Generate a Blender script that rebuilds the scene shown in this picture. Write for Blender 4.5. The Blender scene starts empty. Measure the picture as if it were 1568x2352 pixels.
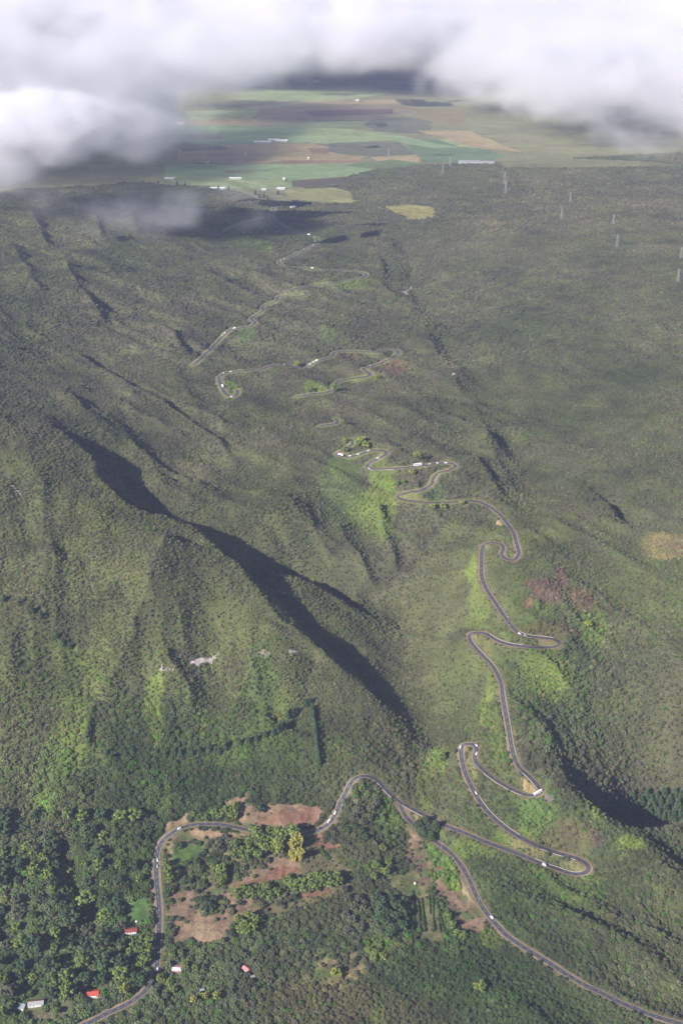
import bpy, bmesh, math, random
import numpy as np
from mathutils import Vector, Matrix

random.seed(7)
RNG = np.random.default_rng(11)
SC = bpy.context.scene
COL = SC.collection

# ------------------------------------------------------------------ camera
F = 2839.0                 # focal length in px of the 1568x2352 study frame
CX, CY = 784.0, 1176.0
CZ = 1150.0                # height of the aircraft above the lowest ground
PITCH = math.radians(25.0)
cam_d = bpy.data.cameras.new("camera")
cam = bpy.data.objects.new("camera", cam_d)
COL.objects.link(cam)
cam.location = (0, 0, CZ)
cam.rotation_euler = (math.radians(90) - PITCH, 0, 0)
cam_d.sensor_fit = 'VERTICAL'
cam_d.sensor_height = 36.0
cam_d.lens = 18.0 / (1176.0 / F)
cam_d.clip_start = 1.0
cam_d.clip_end = 150000.0
SC.camera = cam

# ------------------------------------------------------------------ light
SUN_EL, SUN_AZ = math.radians(29), math.radians(230)     # azimuth of the sun, clockwise from +Y
w = bpy.data.worlds.new("World"); SC.world = w; w.use_nodes = True
nt = w.node_tree; bg = nt.nodes['Background']
sky = nt.nodes.new('ShaderNodeTexSky'); sky.sky_type = 'NISHITA'; sky.sun_disc = False
sky.sun_elevation = SUN_EL; sky.sun_rotation = SUN_AZ; sky.altitude = 1500
nt.links.new(sky.outputs[0], bg.inputs[0]); bg.inputs[1].default_value = 0.05
sd = bpy.data.lights.new("sun", 'SUN'); sd.energy = 5.0; sd.angle = math.radians(0.6); sd.color = (1.0, 0.945, 0.87)
sun = bpy.data.objects.new("sun", sd); COL.objects.link(sun)
to_sun = Vector((math.sin(SUN_AZ) * math.cos(SUN_EL), math.cos(SUN_AZ) * math.cos(SUN_EL), math.sin(SUN_EL)))
sun.rotation_euler = to_sun.to_track_quat('Z', 'Y').to_euler()
sun.location = to_sun * 3000
SC.view_settings.view_transform = 'Standard'; SC.view_settings.look = 'None'
SC.view_settings.exposure = 0.78; SC.view_settings.gamma = 1.0
cy = SC.cycles
cy.max_bounces = 8; cy.diffuse_bounces = 2; cy.glossy_bounces = 1; cy.transmission_bounces = 2
cy.volume_bounces = 5; cy.transparent_max_bounces = 8
cy.use_denoising = True
cy.use_adaptive_sampling = True; cy.adaptive_threshold = 0.02

# ------------------------------------------------------------------ noise
def hash2(ix, iy, seed):
    h = (ix * 374761393 + iy * 668265263 + seed * 1442695041) & 0xffffffff
    h = ((h ^ (h >> 13)) * 1274126177) & 0xffffffff
    h = h ^ (h >> 16)
    return (h & 0xffffff) / float(0xffffff)
def vnoise(x, y, seed=0):
    ix = np.floor(x).astype(np.int64); iy = np.floor(y).astype(np.int64)
    fx = x - ix; fy = y - iy
    fx = fx * fx * fx * (fx * (fx * 6 - 15) + 10); fy = fy * fy * fy * (fy * (fy * 6 - 15) + 10)
    a = hash2(ix, iy, seed); b = hash2(ix + 1, iy, seed); c = hash2(ix, iy + 1, seed); d = hash2(ix + 1, iy + 1, seed)
    return (a + (b - a) * fx) * (1 - fy) + (c + (d - c) * fx) * fy
def fbm(x, y, scale, octs=4, seed=0, gain=0.5):
    s = 0; a = 1; t = 0
    for o in range(octs):
        s = s + a * (vnoise(x / scale * 2**o, y / scale * 2**o, seed + o * 17) - 0.5); t += a; a *= gain
    return s / t * 2
def sstep(a, b, x):
    t = np.clip((x - a) / (b - a), 0, 1); return t * t * (3 - 2 * t)

# ------------------------------------------------------------------ rays
cp, sp_ = math.cos(PITCH), math.sin(PITCH)
def ray(px, py):
    u = (px - CX) / F; v = (CY - py) / F
    return np.array([u, cp + v * sp_, -sp_ + v * cp])
def on_z(px, py, z):
    d = ray(px, py); t = (z - CZ) / d[2]
    return np.array([d[0] * t, d[1] * t])

# ------------------------------------------------------------------ terrain: surveyed heights
PB = [(2700, -10), (2352, 0), (2150, 14), (2000, 28), (1850, 62), (1650, 125), (1450, 185), (1275, 235), (1150, 268), (1000, 300),
      (880, 322), (750, 345), (600, 366), (500, 378), (430, 384), (340, 386), (260, 388), (180, 390), (60, 392)]
PBy = [p[0] for p in PB][::-1]; PBz = [p[1] for p in PB][::-1]
def B(py): return float(np.interp(py, PBy, PBz))
ctrl = []       # px, py, z offset from the valley profile
for py in (2600, 2352, 2200, 2100, 2000):
    for px in (-500, -200, 100, 350, 600, 850, 1100, 1350, 1600, 1900, 2200):
        ctrl.append((px, py, 0))
# valley behind the left ridge and the centre
ctrl += [(1000, 1850, 0), (1200, 1880, 8), (1340, 1900, 12), (850, 1800, 0), (1060, 1750, 6), (1180, 1760, 15), (1230, 1810, 15),
         (1150, 1600, 14), (1080, 1470, 10), (1000, 1650, -28), (960, 1720, -14), (1110, 1330, 14), (1000, 1500, -30), (950, 1350, -34),
         (1180, 1220, 22), (1290, 1475, 18), (1000, 1150, 10), (860, 1080, 10), (1040, 1060, 8), (780, 1040, 8),
         (820, 1250, -24), (700, 1150, -4), (600, 1050, 0), (500, 950, 6), (430, 850, 14),
         (400, 700, 22), (200, 700, 34), (0, 700, 44), (-300, 700, 60), (300, 850, 12), (120, 850, 26),
         (350, 1000, 4), (450, 1100, -6), (850, 900, 8), (700, 780, 10), (850, 650, 10), (700, 560, 14), (880, 560, 12),
         (500, 520, 24), (350, 470, 28), (200, 450, 34), (0, 450, 52), (-300, 450, 80), (600, 468, 8),
         # right hand flank
         (1050, 900, 4), (1150, 1050, 2), (1200, 1180, -6), (1000, 750, 2), (1150, 800, 6), (1300, 900, 14), (1450, 1000, 20), (1568, 900, 22),
         (1300, 1150, 4), (1500, 1200, 18), (1750, 1150, 26), (1900, 900, 30), (1050, 560, -2), (1300, 600, 8), (1568, 600, 14), (1850, 600, 20),
         (1350, 1250, 20), (1500, 1300, 30), (1700, 1350, 40), (1400, 1400, 20), (1568, 1500, 24), (1350, 1600, 0), (1568, 1650, 8), (1800, 1600, 20),
         (1450, 1750, -16), (1568, 1800, -20), (1800, 1800, -10), (1250, 1620, 10),
         (1450, 1960, 12), (1568, 2000, 14), (1800, 1960, 16),
         # left face foot and body
         (-300, 1850, 0), (0, 1850, 0), (300, 1850, 0), (600, 1850, -4), (0, 1650, 10), (300, 1650, 4), (600, 1650, 2), (800, 1700, -2),
         (-300, 1600, 30), (0, 1400, 36), (300, 1400, 34), (550, 1450, 14), (0, 1150, 62), (200, 1200, 58), (-300, 1200, 80), (0, 960, 74), (-300, 950, 100),
         (150, 1020, 64), (280, 1150, 52), (380, 1195, 46), (460, 1215, 36), (530, 1290, 30), (620, 1390, 22), (700, 1462, 14), (770, 1530, 6), (860, 1600, -2),
         (930, 1680, -10)]
for py in (430, 340, 260, 180, 80):
    for px in (-700, 300 if py < 400 else 900, 784, 1250, 2200):
        ctrl.append((px, py, 0))
P = []; Z = []
for px, py, dz in ctrl:
    z = B(py) + dz
    P.append(on_z(px, py, z)); Z.append(z)
for x_, y_, z_ in ((-9000, 14000, 395), (0, 14000, 395), (9000, 14000, 395), (-1500, 500, -20), (1500, 500, -20), (0, 400, -30)):
    P.append(np.array([x_, y_], float)); Z.append(z_)
P = np.array(P) / 1000.0; Z = np.array(Z)
def tps(r2): return np.where(r2 > 1e-12, 0.5 * r2 * np.log(np.maximum(r2, 1e-12)), 0)
n_ = len(P)
A_ = np.zeros((n_ + 3, n_ + 3))
d2 = ((P[:, None] - P[None]) ** 2).sum(-1)
A_[:n_, :n_] = tps(d2) + np.eye(n_) * 2e-4
A_[:n_, n_] = 1; A_[:n_, n_ + 1:] = P; A_[n_, :n_] = 1; A_[n_ + 1:, :n_] = P.T
sol = np.linalg.solve(A_, np.concatenate([Z, np.zeros(3)]))
def base_h(x, y):
    xs = x.ravel() / 1000; ys = y.ravel() / 1000
    out = sol[n_] + sol[n_ + 1] * xs + sol[n_ + 2] * ys
    for k in range(n_):
        out += sol[k] * tps((xs - P[k, 0]) ** 2 + (ys - P[k, 1]) ** 2)
    return out.reshape(x.shape)

# ------------------------------------------------------------------ ground sheet lattice
NR, NCOL = 1560, 940
Y0, Y1 = 690.0, 11000.0
KY = math.log(Y1 / Y0)
def half(y): return 0.40 * y + 160.0
vv = np.linspace(0, 1, NR); uu = np.linspace(-1, 1, NCOL)
GY = (Y0 * np.exp(KY * vv))[:, None] * np.ones(NCOL)[None]
GX = uu[None] * half(GY)
# the smooth surface is solved on a coarser lattice and refined
cr, cc = 260, 200
vc = np.linspace(0, 1, cr); uc = np.linspace(-1, 1, cc)
CYg = (Y0 * np.exp(KY * vc))[:, None] * np.ones(cc)[None]
CXg = uc[None] * half(CYg)
CH = base_h(CXg, CYg)
def bil(G, a, b):
    i = np.clip(np.floor(a).astype(int), 0, G.shape[0] - 2); j = np.clip(np.floor(b).astype(int), 0, G.shape[1] - 2)
    fa = np.clip(a - i, 0, 1); fb = np.clip(b - j, 0, 1)
    return (G[i, j] * (1 - fa) + G[i + 1, j] * fa) * (1 - fb) + (G[i, j + 1] * (1 - fa) + G[i + 1, j + 1] * fa) * fb
H = bil(CH, (vv * (cr - 1))[:, None] * np.ones(NCOL)[None], np.ones(NR)[:, None] * ((uu + 1) / 2 * (cc - 1))[None])
def gidx(x, y):
    a = np.log(np.maximum(y, Y0) / Y0) / KY * (NR - 1)
    b = (x / half(y) + 1) / 2 * (NCOL - 1)
    return a, b
def height(x, y):
    a, b = gidx(np.asarray(x, float), np.asarray(y, float)); return bil(H, a, b)
def hit(px, py, t0=900.0):
    """first point where the line of sight through a study-frame pixel meets the ground"""
    d = ray(px, py)
    ts = np.exp(np.linspace(math.log(t0), math.log(11500), 2600))
    X = d[0] * ts; Yv = d[1] * ts; Zr = CZ + d[2] * ts
    below = np.nonzero(Zr < height(X, Yv))[0]
    if len(below) == 0: k = len(ts) - 1; return np.array([X[k], Yv[k], Zr[k]])
    k = max(1, below[0]); lo, hi = ts[k - 1], ts[k]
    for _ in range(18):
        m = (lo + hi) / 2
        if CZ + d[2] * m < height(d[0] * m, d[1] * m): hi = m
        else: lo = m
    return np.array([d[0] * hi, d[1] * hi, float(height(d[0] * hi, d[1] * hi))])

# ------------------------------------------------------------------ ridges and ravines
WX = GX + 22 * fbm(GX, GY, 130, 3, 5); WY = GY + 22 * fbm(GX, GY, 130, 3, 9)
def seg_sd(poly, X, Y):
    """signed distance (positive on the left of the travel direction) and 0..1 position along"""
    best = np.full(X.shape, 1e9); sg = np.zeros(X.shape); tt = np.zeros(X.shape)
    L = np.concatenate([[0], np.cumsum(np.hypot(*np.diff(poly, axis=0).T))])
    for k in range(len(poly) - 1):
        ax, ay = poly[k]; bx, by = poly[k + 1]; dx, dy = bx - ax, by - ay; l2 = dx * dx + dy * dy
        t = np.clip(((X - ax) * dx + (Y - ay) * dy) / l2, 0, 1)
        d = np.hypot(X - ax - t * dx, Y - ay - t * dy)
        m = d < best
        best = np.where(m, d, best); sg = np.where(m, np.sign(dx * (Y - ay) - dy * (X - ax)), sg)
        tt = np.where(m, (L[k] + t * math.sqrt(l2)) / L[-1], tt)
    return best, sg, tt
def dense(poly, step=24.0):
    poly = np.asarray(poly, float); q = np.vstack([2 * poly[0] - poly[1], poly, 2 * poly[-1] - poly[-2]]); out = []
    for i in range(1, len(q) - 2):
        n = max(1, int(np.hypot(*(q[i + 1] - q[i])) / step)); t = np.linspace(0, 1, n, endpoint=False)[:, None]
        out.append(0.5 * (2 * q[i] + (q[i + 1] - q[i - 1]) * t + (2 * q[i - 1] - 5 * q[i] + 4 * q[i + 1] - q[i + 2]) * t**2 + (3 * q[i] - q[i - 1] - 3 * q[i + 1] + q[i + 2]) * t**3))
    out = np.vstack(out + [poly[-1:]])
    for _ in range(2): out[1:-1] = (out[:-2] + 2 * out[1:-1] + out[2:]) / 4
    return out
def window(poly, r):
    ymin, ymax = poly[:, 1].min() - r, poly[:, 1].max() + r
    a0 = int(max(0, math.floor(math.log(max(ymin, Y0) / Y0) / KY * (NR - 1)))); a1 = int(min(NR, math.ceil(math.log(max(ymax, Y0 + 1) / Y0) / KY * (NR - 1)) + 1))
    return slice(a0, a1)
def ravine(pts, depth, w1, w2, ends=(0.12, 0.12), side=1, lip=0.0):
    """a crest line given by its picture points; the ground falls away behind it (left of travel) and climbs back.
    depth can be a list along the line."""
    global H
    poly = dense([hit(px, py)[:2] for px, py in pts])
    sl = window(poly, w2 + 40)
    d, s, t = seg_sd(poly, WX[sl], WY[sl])
    s = s * side
    # depth and width read off smoothly along the crest
    L_ = np.concatenate([[0], np.cumsum(np.hypot(*np.diff(poly, axis=0).T))]); n_s = max(12, int(L_[-1] / 22)); q = np.linspace(0, 1, n_s)
    sx = np.interp(q * L_[-1], L_, poly[:, 0]); sy = np.interp(q * L_[-1], L_, poly[:, 1])
    dep_s = np.interp(q, np.linspace(0, 1, len(depth)), depth) if isinstance(depth, (list, tuple)) else np.full(n_s, float(depth))
    dep_s = dep_s * sstep(0, ends[0], q) * sstep(0, ends[1], 1 - q); mx = dep_s.max()
    num = 0; den = 0
    for k in range(n_s):
        wk = 1 / ((WX[sl] - sx[k]) ** 2 + (WY[sl] - sy[k]) ** 2 + 225) ** 2
        num = num + wk * dep_s[k]; den = den + wk
    dep = num / den; wf = 0.45 + 0.55 * dep / mx
    u0 = poly[1] - poly[0]; u0 = u0 / np.hypot(*u0); u1 = poly[-1] - poly[-2]; u1 = u1 / np.hypot(*u1)
    b0 = np.where(t <= 0, np.maximum(0, -((WX[sl] - poly[0, 0]) * u0[0] + (WY[sl] - poly[0, 1]) * u0[1])), 0)
    b1 = np.where(t >= 1, np.maximum(0, (WX[sl] - poly[-1, 0]) * u1[0] + (WY[sl] - poly[-1, 1]) * u1[1]), 0)
    end_f = np.exp(-(b0 + b1) / 45)
    a1, a2 = w1 * wf, w2 * wf
    down = np.clip(d / a1, 0, 1); up = 1 - np.clip((d - a1) / (a2 - a1), 0, 1)
    prof = np.where(d < a1, down ** 0.9, up * up * (3 - 2 * up))
    H[sl] = H[sl] - np.where(s > 0, prof, 0) * dep * end_f + lip * np.exp(-(d / 14) ** 2) * dep / mx
def rib(pts, hgt, wl, wr, ends=(0.15, 0.15)):
    """a spur (hgt > 0) or gully (hgt < 0) with its own width on each side"""
    global H
    poly = np.array([hit(px, py)[:2] for px, py in pts])
    sl = window(poly, 3 * max(wl, wr))
    d, s, t = seg_sd(poly, WX[sl], WY[sl])
    wd = np.where(s > 0, wl, wr)
    e = sstep(0, ends[0], t) * sstep(0, ends[1], 1 - t)
    H[sl] = H[sl] + hgt * np.exp(-d / wd) * e * np.exp(-(d / (2.2 * wd)) ** 2)

# main ridge on the left, with its dark ravine behind
ravine([(105, 962), (150, 1008), (210, 1070), (285, 1155), (380, 1205), (455, 1222), (520, 1275), (560, 1340), (620, 1395), (690, 1460), (760, 1520), (830, 1560), (880, 1610), (935, 1660)],
       [2, 14, 36, 44, 34, 34, 38, 38, 32, 24, 12], 58, 230, ends=(0.05, 0.04), lip=3)
# rough ground / inner spur
ravine([(560, 1300), (595, 1307), (640, 1317), (700, 1348), (750, 1374), (800, 1404), (850, 1445)], [14, 40, 46, 42, 34, 26, 8], 48, 170, ends=(0.12, 0.12), lip=3)
rib([(150, 790), (200, 835), (270, 885), (350, 940), (430, 985), (500, 1040), (560, 1090)], 15, 10, 60)
rib([(340, 755), (390, 795), (440, 838)], 13, 10, 50)
rib([(110, 880), (200, 960), (270, 1010), (340, 1080), (420, 1150)], 9, 20, 45)
rib([(600, 1130), (700, 1220), (800, 1300), (880, 1380)], 16, 26, 60)
rib([(760, 1210), (830, 1300), (880, 1370)], 14, 16, 40)
rib([(858, 1165), (882, 1200), (905, 1250), (930, 1298)], 20, 12, 44)
# the river ravine up the middle
ravine([(880, 520), (905, 590), (915, 640), (940, 710), (990, 800), (1040, 870), (1075, 930), (1105, 1000), (1130, 1060), (1165, 1130), (1195, 1190)],
       [4, 9, 12, 10, 9, 11, 14, 15, 15, 18, 10], 44, 260, ends=(0.08, 0.08))
rib([(865, 580), (880, 650), (900, 710)], 8, 12, 40)
for q in ([(60, 470), (80, 520), (110, 590)], [(180, 455), (205, 500), (235, 570)], [(290, 455), (300, 500), (330, 560)], [(20, 560), (50, 620), (100, 690)], [(130, 600), (180, 680), (250, 760)]): rib(q, 15, 14, 60)
rib([(1080, 1060), (1110, 1110), (1150, 1160)], 10, 12, 30)
rib([(965, 1745), (952, 1620), (935, 1480), (925, 1350), (890, 1240), (850, 1150)], -13, 90, 70)
# ribs on the near face
rib([(400, 1225), (370, 1330), (330, 1430), (270, 1540), (215, 1650)], 26, 75, 36)
rib([(640, 1420), (600, 1500), (560, 1600), (540, 1700)], 12, 40, 34)
rib([(365, 1490), (400, 1560), (440, 1620), (465, 1680)], 16, 16, 40)
rib([(215, 1600), (195, 1660), (185, 1730)], 12, 9, 40)
rib([(740, 1500), (700, 1600), (660, 1700)], -14, 40, 40)
rib([(120, 1250), (60, 1450), (20, 1650)], 18, 60, 50)
# right hand ravine
ravine([(1225, 1645), (1240, 1700), (1262, 1760), (1290, 1812), (1345, 1858), (1405, 1888), (1480, 1900), (1568, 1915), (1700, 1935), (1900, 1960)],
       [3, 7, 20, 46, 76, 84, 84, 84, 84], 60, 215, ends=(0.06, 0.02), lip=2)
ravine([(1430, 1889), (1500, 1900), (1568, 1911), (1640, 1922), (1720, 1932)], [20, 40, 40, 40, 40], 45, 200, ends=(0.12, 0.02))
rib([(1205, 1392), (1228, 1402), (1245, 1408)], 7, 8, 20)
ravine([(1345, 1140), (1400, 1180), (1435, 1200)], 16, 20, 80)
# foreground gullies
rib([(135, 1880), (150, 1980), (185, 2080), (200, 2180)], -20, 30, 16)
rib([(0, 2060), (20, 2120), (40, 2160)], -22, 24, 12)
rib([(560, 1880), (600, 1700), (720, 1620)], 6, 30, 40)
# erosion texture over everything, stronger on the slopes
near = sstep(5200, 3000, GY)
CREST = dense([hit(a, b)[:2] for a, b in [(-300, 800), (60, 905), (150, 1008), (285, 1155), (455, 1222), (560, 1340), (690, 1460), (830, 1560), (935, 1660), (960, 1750), (1010, 1850), (1040, 2400)]], 90.0)
cd, cs, ct = seg_sd(CREST, GX, GY); cs = sstep(-40, 60, cd * cs)           # 0 on the near face, 1 behind
al = 0.79 * GX - 0.61 * GY; ac = 0.61 * GX + 0.79 * GY
rid = lambda a, b, s_: 0.5 - np.abs(fbm(a, b, s_, 2, 301))
backz = cs * sstep(-900, -200, -GX - 0.35 * (GY - 1800)) * sstep(0, 160, cd) * near
H += backz * (24 * rid(ac + 20 * fbm(GX, GY, 120, 2, 5), al * 0.22, 105) + 11 * rid(ac + 12 * fbm(GX, GY, 60, 2, 7), al * 0.3 + 300, 46))
facez = (1 - cs) * sstep(20, 120, cd) * sstep(1180, 1330, GY + 0.12 * GX)
H += facez * (15 * rid(GX + 0.25 * GY + 10 * fbm(GX, GY, 60, 2, 15), GY * 0.22, 78) + 5 * rid(GX + 0.1 * GY, GY * 0.3 + 99, 34))
H += near * (7 * fbm(GX, GY, 170, 5, 3) + 5.0 * (0.5 - np.abs(fbm(GX + GY * 0.35, GY * 0.55, 75, 3, 31))))
H += near * 1.5 * fbm(GX, GY, 24, 3, 71)
H += (1 - near) * 2.5 * fbm(GX, GY, 500, 3, 8)


MAIN = [(198,2352),(240,2331),(290,2308),(320,2288),(345,2263),(356,2243),(361,2213),(364,2163),(366,2113),(365,2073),(361,2033),(359,1998),(361,1963),(371,1936),(390,1916),(415,1902),(450,1894),(480,1892),(515,1895),(550,1902),(575,1908),(615,1916),(660,1920),(715,1913),(740,1903),(760,1887),(772,1868),(781,1843),(790,1830),(798,1812),(808,1793),(821,1783),(838,1781),(858,1786),(876,1801),(888,1816),(913,1838),(943,1856),(983,1877),(1023,1897),(1063,1912),(1133,1941),(1183,1959),(1233,1979),(1283,1998),(1313,2008),(1333,2009),(1348,2003),(1352,1991),(1341,1978),(1313,1968),(1273,1958),(1233,1942),(1193,1923),(1153,1896),(1118,1863),(1093,1828),(1078,1798),(1067,1773),(1061,1750),(1058,1731),(1060,1714),(1074,1707),(1089,1709),(1095,1718),(1089,1736),(1092,1750),(1103,1763),(1123,1781),(1153,1801),(1183,1817),(1208,1827),(1232,1828),(1243,1818),(1233,1803),(1213,1781),(1193,1766),(1183,1748),(1173,1711),(1166,1666),(1156,1616),(1151,1576),(1143,1551),(1128,1526),(1103,1501),(1083,1477),(1076,1464),(1083,1455),(1098,1452),(1118,1456),(1138,1469),(1163,1479),(1208,1485),(1263,1488),(1283,1484),(1288,1476),(1276,1468),(1243,1465),(1208,1460),(1183,1448),(1163,1423),(1138,1386),(1118,1356),(1106,1326),(1105,1291),(1106,1266),(1113,1250),(1133,1246),(1151,1249),(1155,1261),(1150,1275),(1160,1284),(1178,1286),(1190,1275),(1189,1260),(1183,1240),(1177,1220),(1163,1201),(1147,1182),(1130,1169),(1108,1156),(1084,1150),(1049,1152),(1014,1155),(978,1154),(947,1151),(922,1148),(912,1141),(922,1134),(947,1129),(978,1122),(992,1111),(995,1097),(1007,1086),(1028,1079),(1045,1073),(1043,1067),(1028,1063),(1007,1064),(961,1070),(908,1076),(866,1078),(848,1077),(843,1070),(852,1061),(869,1053),(887,1042),(885,1036),(871,1033),(848,1036),(827,1043),(806,1049),(785,1049),(773,1044),(780,1037),(799,1028),(810,1019),(806,1008)]
SEG2 = [(733,979),(745,977),(760,975),(776,968),(769,961)]
SEG3 = [(680,911),(715,905),(750,901),(767,891),(773,878),(792,872),(820,868),(841,865),(852,861),(843,855),(833,846),(848,842),(876,834),(898,822),(914,811),(912,805),(898,803),(876,804),(862,808),(820,808),(771,808),(762,819),(740,825),(722,830),(712,840),(693,845),(669,840),(647,837),(619,840),(605,847),(577,850),(538,854),(514,858),(503,866),(505,878),(510,890),(517,903),(532,912),(546,904),(543,894)]
SEG4 = [(444,838),(465,820),(486,799),(507,778),(524,760),(538,755),(563,752),(581,747),(586,740),(577,731),(598,718),(605,711),(601,704),(623,697),(635,690),(640,681),(669,680),(697,680),(705,676),(697,669)]
SEG5 = [(683,658),(721,655),(767,650),(809,641),(834,636),(841,630),(827,625),(792,622),(739,618),(686,615),(651,610),(640,602),(654,595),(676,585),(704,571),(725,560),(728,551),(721,544),(707,540),(690,536),(669,527),(650,518),(628,505),(622,495),(628,480),(628,472),(609,461),(577,449),(556,444)]
SEG6 = [(518,528),(545,516),(567,507),(595,502),(622,500)]
FORK = [(905,1832),(918,1848),(926,1866),(938,1883),(958,1901),(983,1921),(1003,1936),(1033,1958),(1058,1988),(1078,2023),(1093,2058),(1113,2093),(1138,2123),(1168,2153),(1213,2183),(1263,2213),(1313,2246),(1383,2283),(1448,2313),(1508,2336),(1568,2354),(1660,2385)]
MAIN = [(120, 2390), (160, 2370)] + MAIN
def catmull(p, step):
    p = np.array(p, float); q = np.vstack([2 * p[0] - p[1], p, 2 * p[-1] - p[-2]])
    out = []
    for i in range(1, len(q) - 2):
        n = max(2, int(np.hypot(*(q[i + 1, :2] - q[i, :2])) / step))
        t = np.linspace(0, 1, n, endpoint=False)[:, None]
        # centripetal-like tightening keeps hairpins round
        out.append(0.5 * (2 * q[i] + (q[i + 1] - q[i - 1]) * t + (2 * q[i - 1] - 5 * q[i] + 4 * q[i + 1] - q[i + 2]) * t**2 + (3 * q[i] - q[i - 1] - 3 * q[i + 1] + q[i + 2]) * t**3))
    out.append(p[-1:]); return np.vstack(out)
def resample(p, step):
    L = np.concatenate([[0], np.cumsum(np.hypot(*np.diff(p[:, :2], axis=0).T))])
    s = np.arange(0, L[-1], step); return np.stack([np.interp(s, L, p[:, k]) for k in range(p.shape[1])], 1)
def smooth(a, n):
    if len(a) < 3: return a
    n = min(n, len(a) // 2 * 2 - 1); n = n if n % 2 else n + 1
    k = np.hanning(n + 2)[1:-1]; k /= k.sum(); h = n // 2
    ext = np.concatenate([2 * a[0] - a[1:h + 1][::-1], a, 2 * a[-1] - a[-h - 1:-1][::-1]]) if len(a) > h + 1 else np.pad(a, h, mode='edge')
    return np.convolve(ext, k, mode='valid')
def world_line(pts, step=2.0, zs=25, xs=7):
    pic = catmull(pts, 3.0)
    w3 = np.array([hit(a, b) for a, b in pic])
    # drop jumps over brows: limit each step
    keep = [0]
    for i in range(1, len(w3)):
        keep.append(i)
    w3 = w3[keep]
    r = resample(w3, step)
    r[:, 0] = smooth(r[:, 0], xs); r[:, 1] = smooth(r[:, 1], xs)
    r[:, 2] = smooth(height(r[:, 0], r[:, 1]), zs)
    return r
ROADS = {}
for nm, pts in (('main', MAIN), ('s2', SEG2), ('s3', SEG3), ('s4', SEG4), ('s5', SEG5), ('s6', SEG6), ('fork', FORK)):
    ROADS[nm] = world_line(pts)
# cut the road bench into the slope
RD = np.full(H.shape, 1e3); RZ = np.zeros(H.shape)
for r in ROADS.values():
    for x, y, z in r:
        a, b = gidx(x, y); R = 30.0
        da = R / (y * KY / (NR - 1)); db = R / (2 * half(y) / (NCOL - 1))
        i0, i1 = int(max(0, a - da)), int(min(NR, a + da + 2)); j0, j1 = int(max(0, b - db)), int(min(NCOL, b + db + 2))
        if i1 <= i0 or j1 <= j0: continue
        d = np.hypot(GX[i0:i1, j0:j1] - x, GY[i0:i1, j0:j1] - y)
        m = d < RD[i0:i1, j0:j1]
        RD[i0:i1, j0:j1][m] = d[m]; RZ[i0:i1, j0:j1][m] = z
bl = sstep(17, 7.5, RD)
H = H * (1 - bl) + (RZ - 0.35) * bl
def rdist(x, y):
    a, b = gidx(x, y); return bil(RD, a, b)

# ------------------------------------------------------------------ mesh helpers
def new_mesh(name, co, faces, mats=(), smooth_=True):
    me = bpy.data.meshes.new(name)
    co = np.asarray(co, np.float32); faces = np.asarray(faces, np.int32)
    me.vertices.add(len(co)); me.vertices.foreach_set('co', co.ravel())
    nf, k = faces.shape
    me.loops.add(nf * k); me.loops.foreach_set('vertex_index', faces.ravel())
    me.polygons.add(nf); me.polygons.foreach_set('loop_start', np.arange(0, nf * k, k, dtype=np.int32))
    me.polygons.foreach_set('use_smooth', np.full(nf, smooth_))
    me.update(calc_edges=True)
    for m in mats: me.materials.append(m)
    return me
def vcol(me, name, rgb):
    a = me.color_attributes.new(name, 'FLOAT_COLOR', 'POINT')
    c = np.ones((len(rgb), 4), np.float32); c[:, :3] = rgb
    a.data.foreach_set('color', c.ravel())
def link(name, me, parent=None, loc=None, rot=None):
    o = bpy.data.objects.new(name, me); COL.objects.link(o)
    if parent: o.parent = parent
    if loc is not None: o.location = loc
    if rot is not None: o.rotation_euler = rot
    return o
def tag(o, label=None, cat=None, group=None, kind=None):
    if label: o['label'] = label
    if cat: o['category'] = cat
    if group: o['group'] = group
    if kind: o['kind'] = kind
    return o
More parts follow.
